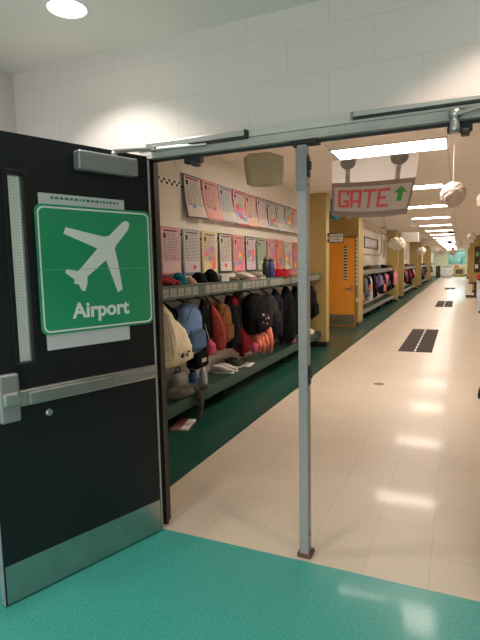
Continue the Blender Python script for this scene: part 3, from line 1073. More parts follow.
F = lambda n, c, **k: mat(n, c, 0.9, spec=0.15, var=k.get('var', 0.12), scale=18, bump=0.35, bscale=40)
m_cream_bag = F('cream_cotton', (238, 224, 192))
m_blue = F('light_blue_nylon', (112, 142, 184))
m_blue2 = F('light_blue_nylon_pocket', (88, 114, 150))
m_coral = F('coral_fabric', (160, 66, 58))
m_tan = F('tan_canvas', (126, 82, 42))
m_pink = F('pink_fabric', (186, 80, 104))
m_peach = F('peach_fleece', (240, 146, 122))
m_red = F('red_nylon', (104, 14, 22))
m_greybag = F('grey_canvas', (58, 57, 57))
m_charcoal = F('charcoal_knit', (96, 90, 80), var=0.4)
m_bluedk = F('dark_blue_fabric', (9, 11, 19))
m_purple = F('purple_fabric', (100, 70, 120))

# 1 cream drawstring tote at the door jamb
t = thing('drawstring_bag', 'cream cotton bag hanging nearest the door jamb', 'bag', (-2.47, 3.93, 0.62))
prof = [(0, 0.20, 0.05, 0.06, 0), (0.03, 0.235, 0.08, 0.08, 0.01), (0.16, 0.24, 0.10, 0.09, 0.02), (0.32, 0.17, 0.085, 0.02, 0.01), (0.46, 0.09, 0.06, -0.06, 0), (0.59, 0.03, 0.03, -0.12, -0.04)]
G().soft(prof, 36, 0.8, 0.026, 9, 2.0).build('bag_body', m_cream_bag, t, smooth=True)
for s in (0, 1):
    strap(G(), [(-0.03, -0.10, 0.57), (0.04, -0.12+0.03*s, 0.48), (0.09, -0.13+0.05*s, 0.30), (0.10, -0.12+0.09*s, 0.10)], 0.008, 0.6).build('cord', m_string, t, smooth=True)
for (a, b, w, h) in ((0.0, 0.10, 0.06, 0.05), (0.09, 0.09, 0.035, 0.03), (0.12, 0.12, 0.05, 0.02)):
    G().ball((0.125, a, b), (0.006, w/2, h/2), 10, 0.3, 5, a).build('printed_mark', m_ink, t)

# 2 navy jacket behind
coat(4.04, 1.20, 0.22, 0.50, 0.10, m_navy, 'dark navy jacket hanging behind the cream bag and light blue backpack', 'jacket', 'jacket', seed=3, x=-2.56, sleeves=(0, 1))
# 3 light blue backpack
backpack(4.30, 1.195, 0.40, 0.53, 0.20, m_blue, m_blue2, 'light blue backpack hanging beside the cream bag', seed=5, x=-2.49)
# pink item, black lunch bag
t = thing('pink_hat', 'pink knitted hat hanging below the light blue backpack', 'hat', (-2.43, 4.66, 0.60))
G().soft([(0, 0.075, 0.05, 0, 0), (0.03, 0.085, 0.06, 0, 0), (0.11, 0.07, 0.05, -0.01, 0), (0.17, 0.02, 0.015, -0.02, 0)], 18, 0.9, 0.012, 12, 1).build('hat_body', m_pink, t, smooth=True)
G().tube([(0, -0.02, 0.16), (-0.05, -0.03, 0.35), (-0.14, -0.03, 0.60)], 0.004, 6).build('hanging_loop', m_string, t)
t = thing('lunch_bag', 'black lunch bag hanging under the light blue backpack', 'bag', (-2.48, 4.46, 0.50))
G().soft([(0, 0.14, 0.06, 0, 0), (0.02, 0.15, 0.075, 0, 0), (0.13, 0.15, 0.07, 0, 0), (0.16, 0.13, 0.05, 0, 0)], 24, 0.55, 0.006, 9, 4).build('bag_body', m_black, t, smooth=True)
G().tube([(0, -0.08, 0.155), (0, -0.06, 0.30), (-0.10, 0, 0.70), (0, 0.06, 0.30), (0, 0.08, 0.155)], 0.006, 6).build('handle', m_dark, t)
G().box((0.074, -0.05, 0.06), (0.078, 0.05, 0.10)).build('reflective_tag', m_alu, t)
# dark jacket with grey stripe
coat(4.70, 1.20, 0.24, 0.56, 0.13, m_bluedk, 'near black jacket hanging between the light blue backpack and the coral bag', 'jacket', 'jacket', lining=m_greybag, seed=8, x=-2.52)
# coral bag
t = thing('coral_tote_bag', 'coral red fabric bag with long straps hanging below a shelf joint', 'bag', (-2.42, 4.86, 0.62))
G().soft([(0, 0.05, 0.04, 0, 0), (0.04, 0.10, 0.06, 0, 0), (0.22, 0.11, 0.06, 0, 0), (0.40, 0.06, 0.04, -0.03, -0.03), (0.54, 0.015, 0.015, -0.05, -0.10)], 24, 0.9, 0.03, 8, 7).build('bag_body', m_coral, t, smooth=True)
for s in (-1, 1):
    strap(G(), [(-0.14, -0.05, 0.60), (-0.06, -0.05+0.02*s, 0.48), (0.05, -0.03+s*0.05, 0.33), (0.065, s*0.06, 0.16)], 0.010, 0.5).build('strap', F('salmon_strap', (176, 94, 78)), t, smooth=True)
# tan backpack
backpack(5.06, 1.14, 0.27, 0.47, 0.17, m_tan, F('brown_canvas', (120, 76, 38)), 'tan brown backpack hanging between coral bag and black coats', seed=9, x=-2.48)
# black coats with red
coat(5.33, 1.20, 0.32, 0.62, 0.20, m_black, 'black coat with small red marks hanging right of the tan backpack', lining=m_red, seed=11, x=-2.50)
# red nylon jacket hanging low
t = thing('red_jacket', 'dark red jacket bunched low under the black backpack', 'jacket', (-2.47, 5.64, 0.46))
G().soft([(0, 0.09, 0.05, 0.03, 0), (0.05, 0.19, 0.08, 0.03, 0.0), (0.15, 0.17, 0.07, 0, 0), (0.30, 0.05, 0.04, -0.02, -0.03), (0.72, 0.02, 0.02, -0.03, -0.10)], 28, 0.9, 0.04, 8, 13).build('jacket_body', m_red, t, smooth=True)
G().tube([(0.04, -0.12, 0.25), (0.06, -0.17, 0.10), (0.05, -0.18, -0.02)], [0.05, 0.045, 0.035], 10, 0.8).build('sleeve', m_red, t, smooth=True)
# black backpack with patches
t = backpack(6.02, 1.19, 0.60, 0.54, 0.24, m_black, F('black_nylon', (11, 11, 12)), 'large black backpack with small pale patches, hanging in the middle of the shelf', seed=15, x=-2.47)
for (yy, zz, c) in ((-0.10, 0.26, 'pale_patch'), (-0.02, 0.20, 'purple_patch'), (0.02, 0.13, 'orange_patch'), (-0.12, 0.16, 'purple_patch'), (0.08, 0.20, 'pale_patch')):
    G().ball((0.165, yy, zz), (0.012, 0.030, 0.018), 10).build('badge', mat(c, {'pale_patch': (200, 170, 150), 'purple_patch': (90, 70, 130), 'orange_patch': (200, 120, 90)}[c], 0.6), t)
# peach fleece
t = thing('peach_jacket', 'peach pink fleece jacket with dangling sleeves below the large black backpack', 'jacket', (-2.47, 6.16, 0.42))
G().soft([(0, 0.14, 0.05, 0, 0), (0.06, 0.22, 0.07, 0, 0), (0.15, 0.22, 0.07, 0, 0), (0.21, 0.16, 0.05, 0, 0), (0.225, 0.06, 0.02, 0, 0)], 30, 0.9, 0.04, 8, 17).build('jacket_body', m_peach, t, smooth=True)
for (yy, z0, z1) in ((-0.22, 0.17, -0.01), (-0.08, 0.17, -0.07), (0.06, 0.19, -0.04), (0.22, 0.26, -0.10)):
    G().tube([(0.06, yy, z0), (0.09, yy+0.03, (z0+z1)/2), (0.07, yy+0.05, z1)], [0.045, 0.034, 0.020], 12, 0.7).build('sleeve', m_peach, t, smooth=True)
G().ball((0.06, -0.30, 0.06), (0.05, 0.07, 0.07), 12, 0.3, 4, 2).build('pompom', m_pink, t, smooth=True)
# grey backpack
backpack(6.62, 1.14, 0.30, 0.46, 0.22, m_greybag, F('grey_canvas_dark', (44, 44, 46)), 'dark grey backpack hanging right of the large black backpack', seed=21, x=-2.48)
# long dark coats
coat(6.98, 1.20, 0.34, 0.72, 0.20, F('grey_blue_coat', (26, 28, 36)), 'grey blue coat hanging between the grey backpack and the long black coat', seed=23, x=-2.52)
coat(7.42, 1.21, 0.44, 0.86, 0.24, m_bluedk, 'long black coat hanging left of the centre post', seed=25, x=-2.49)
coat(7.90, 1.20, 0.36, 0.80, 0.22, m_black, 'black coat hanging behind the centre post', seed=27, x=-2.49)
backpack(8.60, 1.20, 0.40, 0.62, 0.22, m_black, m_black, 'black backpack hanging at the far end of the nearest shelf, right of the centre post', seed=29, x=-2.46)
t = thing('pink_hat', 'bright pink hat lying on the bench left of the centre post', 'hat', (-2.48, 7.62, 0.302))
G().soft([(0, 0.10, 0.07, 0, 0), (0.03, 0.10, 0.07, 0, 0), (0.09, 0.06, 0.05, 0, 0), (0.11, 0.02, 0.02, 0, 0)], 18, 0.9, 0.01, 12, 1).build('hat_body', m_pink, t, smooth=True)


def shoe(parent, x, y, z, m, m2, L_=0.24, rz=0.0):
    """toe towards +x before rotation"""
    c, s = math.cos(rz), math.sin(rz)
    mt = Matrix.Translation((x, y, z)) @ Matrix.Rotation(rz, 4, 'Z')
    g = G(mtx=mt)

    def fn(u, v):
        a = 2*PI*u
        xx = -0.5*L_+L_*v
        w = 0.030+0.016*math.sin(PI*min(1, v*1.15))**0.5
        if v > 0.9:
            w *= 0.7
        if v < 0.02:
            w *= 0.7
        top = 0.095-0.055*max(0, (v-0.35))/0.65*1.0
        ca, sa = math.cos(a), math.sin(a)
        return (xx, w*math.copysign(abs(ca)**0.8, ca), 0.018+(top-0.018)*(0.5+0.5*math.copysign(abs(sa)**0.8, sa)))
    up = g.grid(fn, 14, 12, closed=True, caps=True).build('shoe_upper', m, parent, smooth=True)
    G(mtx=mt).prism(rrect(-0.5*L_-0.004, -0.045, 0.5*L_+0.004, 0.045, 0.04), lambda a, b, d: (a, b, d), 0, 0.018).build('shoe_sole', m2, parent)
    g = G(mtx=mt)
    for k in range(3):
        xx = 0.0+k*0.022
        g.tube([(xx, -0.02, 0.088-k*0.008), (xx, 0.02, 0.088-k*0.008)], 0.003, 5)
    g.build('laces', m2, parent)


SH = 1.3725    # top of the shelf board
def pair(label, x, y, z, m, m2, rz=0.0, gap=0.1, L_=0.22):
    for s, side in ((-1, 'left'), (1, 'right')):
        t = thing('shoe', label % ('nearer' if s < 0 else 'farther'), 'shoe', (x, y+s*gap/2, z), rz)
        shoe(t, 0, 0, 0, m, m2, L_)


m_shred = mat('red_shoe', (190, 40, 44), 0.6)
m_shwhite = mat('white_shoe', (206, 196, 190), 0.6)
pair('red and black shoe at the left end of the shelf, %s of its pair', -2.46, 3.87, SH, m_shred, m_dark, rz=0.1)


def hat(label, x, y, z, m, r=0.09, h=0.11, brim=0.0, seed=0):
    t = thing('knit_hat', label, 'hat', (x, y, z))
    G().soft([(0, r, r*0.9, 0, 0), (h*0.2, r*1.03, r*0.93, 0, 0), (h*0.65, r*0.85, r*0.8, 0, 0), (h*0.93, r*0.45, r*0.4, 0, 0), (h, r*0.15, r*0.12, 0, 0)], 22, 1.0, 0.010, 12, seed).build('crown', m, t, smooth=True)
    if brim:
        G().soft([(0.0, r*0.8, brim*0.6, 0, r*0.9), (0.006, r*0.85, brim*0.7, 0, r*0.9), (0.014, r*0.7, brim*0.5, 0, r*0.85)], 20, 0.9, 0.003, 9, seed).build('brim', m, t, smooth=True)
    else:
        G().soft([(0.001, r*1.05, r*0.96, 0, 0), (0.015, r*1.12, r*1.02, 0, 0), (0.03, r*1.06, r*0.97, 0, 0)], 22, 1.0, 0.006, 14, seed+3).build('cuff', m, t, smooth=True)
    return t


hat('teal hat on the shelf beside the red and black shoes', -2.45, 4.08, SH, F('teal_knit', (24, 110, 130)), 0.085, 0.12, seed=1)
hat('pale pink hat on the shelf right of the teal hat', -2.44, 4.27, SH, F('pale_pink_knit', (206, 164, 150)), 0.07, 0.07, seed=2)
t = tag(G().prism(rrect(-2.50, 4.20, -2.37, 4.85, 0.005), lambda a, b, d: (a, b, SH+0.001+d), 0, 0.003).build('paper_folder', mat('yellow_card', (206, 176, 110), 0.6)), 'yellow paper folder lying at the front of the shelf under the black hats', 'folder')
hat('black hat on the shelf on the left of two', -2.47, 4.52, SH+0.006, m_black, 0.085, 0.11, seed=4)
hat('black hat on the shelf on the right of two, beside a white box', -2.46, 4.76, SH+0.006, m_black, 0.09, 0.14, seed=5)


def glove(label, x, y, z, m, rz=0):
    t = thing('glove', label, 'glove', (x, y, z), rz)
    G().soft([(0, 0.04, 0.05, 0, 0), (0.012, 0.047, 0.06, 0, 0), (0.035, 0.042, 0.05, 0, 0), (0.045, 0.02, 0.03, 0, 0)], 16, 0.8, 0.006, 14, y).build('palm', m, t, smooth=True)
    for k in range(4):
        G().tube([(0.03, -0.033+0.022*k, 0.02), (0.075, -0.036+0.024*k, 0.018), (0.105-0.006*abs(k-1.5), -0.038+0.026*k, 0.014)], [0.012, 0.011, 0.008], 8).build('finger', m, t, smooth=True)
    G().tube([(-0.01, 0.04, 0.02), (0.02, 0.062, 0.018), (0.045, 0.068, 0.014)], [0.012, 0.011, 0.008], 8).build('thumb', m, t, smooth=True)


tag(G().box((-2.56, 4.96, SH), (-2.42, 5.16, SH+0.075)).build('cardboard_box', mat('white_card_box', (196, 190, 184), 0.7), bevel=0.004), 'small white box on the shelf between black hats and tan gloves', 'box')
glove('tan glove on the shelf right of the white box', -2.46, 5.28, SH, F('tan_glove', (150, 130, 104)), 0.2)
glove('brown glove on the shelf next to the tan glove', -2.46, 5.46, SH, F('brown_glove', (110, 92, 76)), -0.2)
pair('white and pink shoe on the middle of the shelf, %s of its pair', -2.46, 5.74, SH, m_shwhite, mat('pink_sole', (220, 150, 150), 0.6), rz=0.05, gap=0.11)
pair('grey shoe on the shelf left of the water bottles, %s of its pair', -2.46, 6.08, SH, mat('grey_shoe', (128, 118, 108), 0.6), m_shwhite, rz=-0.1, gap=0.11)


def bottle(label, x, y, z, h, r, m, mc):
    t = thing('water_bottle', label, 'bottle', (x, y, z))
    G().lathe([(r*0.9, 0), (r, 0.01), (r, h*0.72), (r*0.75, h*0.80), (r*0.6, h*0.84)], (0, 0, 0), 18).build('bottle_body', m, t, smooth=True)
    c = G().lathe([(r*0.68, h*0.845), (r*0.70, h*0.86), (r*0.68, h*0.96), (r*0.5, h)], (0, 0, 0), 18).build('bottle_cap', mc, t, smooth=True)
    G().tube([(0, -r*0.6, h*0.9), (0, -r*0.7, h*1.03), (0, 0, h*1.10), (0, r*0.7, h*1.03), (0, r*0.6, h*0.9)], 0.005, 6).build('carry_loop', mc, c)


bottle('black water bottle on the shelf', -2.45, 6.40, SH, 0.27, 0.045, mat('black_plastic', (20, 20, 22), 0.4), mat('black_plastic', (20, 20, 22), 0.4))
bottle('blue water bottle standing beside the black bottle on the shelf', -2.43, 6.56, SH, 0.26, 0.05, mat('blue_bottle', (34, 54, 120), 0.35), mat('black_plastic', (20, 20, 22), 0.4))
hat('red cap on the shelf right of the blue water bottle', -2.46, 6.93, SH, F('red_cap', (150, 20, 32)), 0.12, 0.12, 0.10, seed=8)
hat('second red cap, further along the shelf and smaller', -2.47, 7.22, SH, F('red_cap_dull', (170, 40, 50)), 0.09, 0.12, seed=10)
hat('dusty pink hat on the shelf just left of the centre post', -2.47, 7.55, SH, F('dusty_pink', (180, 110, 110)), 0.11, 0.11, seed=9)
hat('beige hat on the shelf hidden by the centre post edge', -2.47, 7.95, SH, F('beige_knit', (186, 160, 130)), 0.10, 0.09, seed=12)

# bench things
BZ = 0.302
pair('white sneaker on the dark green bench, %s of its pair', -2.50, 5.16, BZ, m_shwhite, m_white, rz=0.15, gap=0.12, L_=0.25)
pair('dark grey sneaker on the bench behind a paper booklet, %s of its pair', -2.53, 5.50, BZ, mat('dark_shoe', (70, 68, 66), 0.6), m_shwhite, rz=-0.1, gap=0.11)
t = thing('paper_booklet', 'white paper booklet lying open on the bench edge', 'booklet', (-2.40, 5.62, BZ+0.001), 0.15)
G().box((-0.06, -0.13, 0), (0.05, 0.13, 0.006)).build('pages', m_white, t)
G().box((-0.062, -0.132, 0.0065), (0.0, 0.132, 0.0085)).build('folded_cover', mat('grey_cover', (170, 172, 176), 0.6), t)
t = thing('tote_bag', 'grey fabric bag standing on the bench under the cream bag', 'bag', (-2.52, 4.12, BZ))
G().soft([(0, 0.11, 0.08, 0, 0), (0.03, 0.12, 0.09, 0, 0), (0.15, 0.11, 0.07, 0, 0), (0.21, 0.09, 0.04, 0, 0)], 22, 0.7, 0.012, 8, 31).build('bag_body', F('light_grey_bag', (130, 128, 124)), t, smooth=True)
G().tube([(0, -0.05, 0.19), (0, -0.03, 0.26), (0, 0.03, 0.26), (0, 0.05, 0.19)], 0.006, 6).build('handle', m_greybag, t)
bottle('blue water bottle standing on the bench beside the grey bag', -2.46, 4.31, BZ, 0.21, 0.045, mat('bright_blue_bottle', (26, 78, 130), 0.35), m_dark)
t = thing('plastic_bag', 'pale clear plastic bag standing on the bench right of the blue bottle', 'bag', (-2.43, 4.47, BZ))
G().soft([(0, 0.05, 0.05, 0, 0), (0.04, 0.06, 0.05, 0, 0), (0.14, 0.045, 0.04, 0, 0), (0.20, 0.015, 0.012, 0, 0)], 20, 0.9, 0.02, 12, 33).build('bag_body', mat('milky_plastic', (160, 166, 176), 0.3), t, smooth=True)
G().tube([(0, 0, 0.19), (-0.02, 0.01, 0.30)], [0.012, 0.02], 8).build('tied_top', m_string, t)
# grey sweatshirt draped on bench with sleeve down to the floor
t = thing('sweatshirt', 'grey brown sweatshirt draped over the bench edge with a sleeve reaching the floor', 'sweatshirt', (-2.47, 4.06, BZ))
def drape(u, v):
    a = 2*PI*u
    ca, sa = math.cos(a), math.sin(a)
    q = [(0.0, 0.22, 0.10), (0.03, 0.24, 0.115), (0.07, 0.20, 0.09), (0.09, 0.08, 0.04)]
    k = v*3
    i = min(int(k), 2)
    f = k-i
    z, hy, hx = [p+(r_-p)*f for p, r_ in zip(q[i], q[i+1])]
    p = Vector((0.02+hx*ca, hy*sa, z))
    w = noise.noise_vector(p*14)
    return p+Vector((w.x*0.02, w.y*0.02, max(w.z, -0.2)*0.03 if v > 0.2 else 0))
G().grid(drape, 32, 9, closed=True, caps=True).build('shirt_body', m_charcoal, t, smooth=True)
G().tube([(0.06, 0.08, 0.04), (0.115, 0.10, 0.045), (0.155, 0.11, 0.0), (0.165, 0.12, -0.10), (0.16, 0.11, -0.20), (0.155, 0.10, -0.272)], [0.04, 0.045, 0.040, 0.032, 0.026, 0.018], 12, 0.8).build('sleeve', m_charcoal, t, smooth=True)
G().tube([(0.06, 0.18, 0.03), (0.13, 0.26, 0.035), (0.15, 0.33, 0.03)], [0.035, 0.03, 0.018], 10, 0.6).build('sleeve', m_charcoal, t, smooth=True)
# book on the floor under the sleeve
t = thing('floor_book', 'pink and white book lying on the dark green floor under the bench', 'book', (-2.43, 4.05, 0.001), math.radians(104))
G().box((-0.16, -0.085, 0), (0.16, 0.085, 0.004)).build('back_cover', mat('pale_pink_cover', (190, 120, 124), 0.6), t)
G().box((-0.155, -0.080, 0.0045), (0.158, 0.082, 0.016)).build('pages', m_white, t)
G().box((-0.16, -0.01, 0.0165), (0.16, 0.085, 0.019)).build('front_cover', mat('pale_pink_cover', (190, 120, 124), 0.6), t)
# papers at far end of the bench
t = tag(G().soft([(BZ, 0.16, 0.08, 8.55, -2.46), (BZ+0.05, 0.17, 0.085, 8.55, -2.46), (BZ+0.09, 0.10, 0.05, 8.5, -2.46)], 18, 0.8, 0.03, 8, 2).build('paper_bag', m_white, smooth=True), 'crumpled white paper bag on the far end of the nearest bench', 'paper bag')

# ------------------------------------------------------------------ far bays
CN = [('pink', (214, 120, 140)), ('black', (10, 10, 11)), ('purple', (92, 66, 110)), ('grey', (110, 108, 110)), ('navy', (18, 20, 38)), ('red', (170, 34, 44)),
      ('lilac', (150, 130, 170)), ('peach', (226, 140, 116)), ('white', (200, 196, 196)), ('brown', (96, 66, 50)), ('blue', (66, 92, 140))]
rb = random.Random(11)
seq = {1: [7, 1, 3, 4, 8, 1, 2, 1, 6, 4, 1, 0, 4, 1, 1], 2: [1, 3, 4, 0, 5, 1, 5, 4, 1, 8], 3: [1, 10, 4, 3, 1, 2, 1], 4: [4, 1, 3, 5, 1]}
BAYN = {1: 'second', 2: 'third', 3: 'fourth', 4: 'fifth'}
for bi, items in seq.items():
    y0, y1 = BAYS[bi]
    n = len(items)
    for k, ci in enumerate(items):
        cn, cc = CN[ci]
        yy = y0+0.40+(k)*(y1-y0-0.8)/(n-1)
        wdt = min(0.50, (y1-y0)/n*(0.62+0.35*rb.random()))
        yy += 0.05*(rb.random()-0.5)
        h = 0.38+0.36*rb.random()
        kind = 'backpack' if (k % 3 != 1) else 'coat'
        lab = '%s %s hanging in the %s bay along the left wall, %s from its near end' % (cn, kind, BAYN[bi], ORD[k])
        mm = F('far_'+cn, cc)
        if kind == 'backpack':
            backpack(yy, 1.19, wdt, h, 0.22, mm, F('far2_%d' % ((ci+3) % 11), CN[(ci+3) % 11][1]) if k % 2 else mm, lab, simple=True, seed=k, x=-2.47, group='bags in the %s bay' % BAYN[bi])
        else:
            coat(yy, 1.20, wdt, h+0.15, 0.20, mm, lab, seed=k, x=-2.48, group='coats in the %s bay' % BAYN[bi])
    for k in range(5 if bi == 1 else 3):
        yy = y0+0.9+k*(y1-y0-1.8)/(4 if bi == 1 else 2)
        hat('dark hat lying on the shelf of the %s bay, %s from its near end' % (BAYN[bi], ORD[k]), -2.50, yy, SH, (m_black, F('far_brown', CN[9][1]), F('far_grey', CN[3][1]))[k % 3], 0.17, 0.13, seed=k)
# pink scarf at the end of the second bay, outside the fin
t = thing('pink_scarf', 'pink scarf hanging from the end of the second bay shelf', 'scarf', (-2.30, 20.0, 0.70))
G().soft([(0, 0.12, 0.06, 0, 0), (0.1, 0.16, 0.08, 0, 0), (0.4, 0.18, 0.08, 0, 0), (0.55, 0.06, 0.04, 0, 0)], 18, 0.9, 0.04, 6, 2).build('scarf_body', F('pink_scarf', (232, 150, 160)), t, smooth=True)
strap(G(), [(0, 0, 0.52), (-0.01, 0, 0.66)], 0.02, 0.5).build('scarf_loop', F('pink_scarf', (232, 150, 160)), t)

# second-bay wall decorations
t = thing('framed_picture', 'grey framed picture on the white wall beyond the orange door', 'picture', (XW, 16.7, 2.0))
o = (XW, 16.7, 2.0)
g = G(o)
for lo, hi in (((15.35, 2.02), (18.05, 2.07)), ((15.35, 2.33), (18.05, 2.38)), ((15.35, 2.07), (15.42, 2.33)), ((17.98, 2.07), (18.05, 2.33))):
    g.box((XW+0.002, lo[0], lo[1]), (XW+0.03, hi[0], hi[1]))
g.build('picture_frame', mat('grey_wood_frame', (96, 90, 82), 0.5), t)
G(o).box((XW+0.002, 15.43, 2.075), (XW+0.012, 17.97, 2.325)).build('picture_print', mat('grey_photo_print', (166, 162, 154), 0.4, var=0.3, scale=2), t)
t = thing('wall_trunking', 'beige pipe loop running around the framed picture', 'pipe', (XW, 16.5, 1.8))
o = (XW, 16.5, 1.8)
G(o).tube([(XW+0.03, 13.0, 2.62), (XW+0.03, 18.6, 2.62), (XW+0.03, 18.9, 2.5), (XW+0.03, 18.9, 1.95), (XW+0.03, 18.6, 1.85), (XW+0.03, 13.0, 1.85)], 0.025, 8).build('pipe', mat('beige_pipe', (200, 176, 140), 0.5), t)
t = thing('wall_banner', 'tall narrow grey banner on the wall between the picture and the second column', 'banner', (XW, 19.7, 1.75))
o = (XW, 19.7, 1.75)
G(o).box((XW+0.002, 19.35, 1.76), (XW+0.008, 20.05, 2.45)).build('banner_sheet', mat('grey_banner', (150, 144, 146), 0.6), t)
g = G(o)
for k in range(8):
    g.box((XW+0.0085, 19.5, 1.82+k*0.075), (XW+0.010, 19.9, 1.85+k*0.075))
g.build('banner_lines', m_greyink, t)
for (yy, cc, ll) in ((25.2, (150, 110, 130), 'mauve'), (28.4, (190, 170, 160), 'beige')):
    t = tag(G().box((XW+0.002, yy-0.4, 1.7), (XW+0.01, yy+0.4, 2.3)).build('wall_picture', mat('pic_'+ll, cc, 0.6, var=0.3, scale=4)), '%s poster on the wall of the third bay' % ll, 'poster')

# ------------------------------------------------------------------ classroom door in the alcove
AD = 12.20
t = bpy.data.objects.new('door_3', None)
COL.objects.link(t)
t.location = (-2.72, AD, 0)
t['kind'] = 'structure'
o = (-2.72, AD, 0)
m_wood = wood_mat('orange_oak_veneer', (255, 160, 48), (255, 178, 70))
g = G(o)
X0, X1 = -3.06, -2.335
wx0, wx1, wz0, wz1 = -2.60, -2.53, 1.16, 1.98
Y0, Y1 = AD-0.035, AD-0.002
g.box((X0, Y0, 0.01), (wx0, Y1, 2.17)).box((wx1, Y0, 0.01), (X1, Y1, 2.17)).box((wx0, Y0, 0.01), (wx1, Y1, wz0)).box((wx0, Y0, wz1), (wx1, Y1, 2.17))
dl = g.build('door_leaf', m_wood, t)
G(o).box((wx0, Y0+0.012, wz0), (wx1, Y0+0.018, wz1)).build('glass', mat('dark_window_glass', (50, 40, 34), 0.1), t)
g = G(o)
for k in range(11):
    g.box((wx0+0.006, Y0+0.008, wz0+0.03+k*0.072), (wx1-0.006, Y0+0.011, wz0+0.06+k*0.072))
g.build('paper_strips', m_white, t)
G(o).box((X0+0.01, Y0-0.003, 0.03), (X1-0.01, Y0-0.0005, 0.30)).build('kick_plate', m_steel, t)
h = G(o).box((-2.435, Y0-0.012, 0.86), (-2.385, Y0-0.0005, 1.03)).build('handle_plate', m_alu, t)
G(o).tube([(-2.41, Y0-0.012, 0.95), (-2.41, Y0-0.06, 0.95), (-2.44, Y0-0.065, 0.95), (-2.55, Y0-0.06, 0.945)], 0.013, 8).build('lever_handle', m_alu, h, smooth=True)
g = G(o).box((X0-0.06, AD-0.045, 0), (X0-0.003, AD-0.001, 2.23)).box((X1+0.003, AD-0.045, 0), (X1+0.05, AD-0.001, 2.23)).box((X0-0.06, AD-0.045, 2.175), (X1+0.05, AD-0.001, 2.23))
g.build('door_frame', mat('olive_frame_paint', (150, 122, 58), 0.5), t)
# garland by the door
t = thing('paper_garland', 'vertical string of small pale paper tags hanging on the olive frame beside the orange door', 'garland', (-2.27, AD-0.05, 1.0))
o = tuple(t.location)
G(o).tube([(-2.275, AD-0.052, 1.0), (-2.275, AD-0.052, 2.2)], 0.004, 5).build('string', m_string, t)
for k in range(12):
    G(o).box((-2.305, AD-0.058, 1.04+k*0.097), (-2.255, AD-0.055, 1.10+k*0.097)).build('paper_tag', m_white, t)
t = thing('wall_switch', 'small white switch plate on the olive frame below the paper tags', 'switch', (-2.27, AD-0.001, 0.62))
G().box((-0.03, -0.058, 0), (0.03, -0.046, 0.10)).build('plate', m_white, t)
G().box((-0.008, -0.064, 0.035), (0.008, -0.0585, 0.065)).build('toggle', m_white, t)

# flag sign sticking out from the first fin
t = thing('room_sign', 'white framed room sign projecting from the olive column before the orange door', 'sign', (-2.03, 9.12, 1.95))
o = tuple(t.location)
G(o).box((-2.23, 9.11, 1.935), (-1.945, 9.13, 2.115)).build('sign_frame', m_dark, t, bevel=0.003)
G(o).box((-2.215, 9.106, 1.95), (-1.96, 9.1095, 2.10)).build('sign_face', mat('sign_face_white', (196, 192, 182), 0.5, var=0.02), t)
g = G(o)
for (a, b, z) in ((-2.19, -1.985, 2.045), (-2.13, -2.04, 1.99)):
    x = a
    while x < b:
        g.box((x, 9.1048, z), (x+0.014, 9.1057, z+0.016))
        x += 0.019
g.build('lettering', m_greyink, t)
G(o).box((-2.2495, 9.095, 1.95), (-2.231, 9.145, 2.0)).build('bracket', m_dark, t)
G(o).box((-2.2495, 9.095, 2.06), (-2.231, 9.145, 2.11)).build('bracket', m_dark, t)
# teal cloth hanging from the ceiling by the fin
t = thing('hanging_streamer', 'teal cloth streamer hanging from the ceiling next to the first olive column', 'streamer', (-2.10, 9.12, 2.45))
o = tuple(t.location)
G(o).grid(lambda u, v: (-2.20+0.17*u, 9.12+0.03*math.sin(u*9), 2.36+0.38*v+0.02*math.sin(u*7)*(1-v)), 14, 4).build('cloth', mat('teal_cloth', (24, 140, 150), 0.7, var=0.25, scale=10), t, smooth=True).modifiers.new('s', 'SOLIDIFY').thickness = 0.004
G(o).tube([(-2.115, 9.12, 2.73), (-2.115, 9.12, ZK-0.001)], 0.003, 5).build('string', m_string, t)
# red and white decoration above the door
t = thing('hanging_garland', 'red and white curled paper garland hung above the orange door', 'garland', (-2.55, 11.2, 2.45))
for k in range(5):
    a0 = -0.42+k*0.21
    G().tube([(a0, 0, 0.20-0.05*(k % 2)), (a0+0.07, 0.02, 0.12+0.03*(k % 3)), (a0+0.13, -0.02, 0.16), (a0+0.20, 0, 0.10+0.04*(k % 2))], [0.012, 0.03, 0.03, 0.012], 8, 0.4).build('paper_curl', (m_white, mat('red_paper', (190, 40, 50), 0.6))[k in (1, 2)], t, smooth=True)
for a0 in (-0.4, 0.5):
    G().tube([(a0, 0, 0.15), (a0, 0, ZK-2.45-0.001)], 0.003, 5).build('string', m_string, t)

# ------------------------------------------------------------------ floor runways
m_tar = mat('dark_mat_paper', (62, 52, 50), 0.85, var=0.12, scale=30)
for k, (y0, y1, lab) in enumerate(((8.95, 12.1, 'nearest'), (18.4, 21.25, 'second'), (30.6, 32.4, 'farthest'))):
    xc = (-0.68, -0.48, -0.49)[k]
    t = thing('floor_runway', 'dark runway strip with white dashed centre line on the cream floor, %s of three' % lab, 'floor runway', (xc, (y0+y1)/2, 0.0005))
    L2 = (y1-y0)/2
    G().box((-0.28, -L2, 0), (0.28, L2, 0.004)).build('runway_sheet', m_tar, t)
    g = G()
    n = 9
    for q in range(n):
        yy = -L2+0.02+q*(2*L2/n)
        g.box((-0.016, yy, 0.0045), (0.016, yy+2*L2/n*0.72, 0.006))
    g.build('centre_line', m_white, t)
t = thing('floor_drain', 'small round metal floor plate set in the cream floor', 'floor plate', (-0.91, 6.39, 0.0005))
G().lathe([(0.066, 0), (0.066, 0.002), (0.055, 0.003)], (0, 0, 0), 24).build('rim', mat('dull_brass', (140, 118, 92), 0.5, metal=0.4), t)
G().lathe([(0.048, 0.0032), (0.046, 0.0045)], (0, 0, 0), 24).build('cover', mat('dull_grey_plate', (128, 112, 94), 0.5), t)
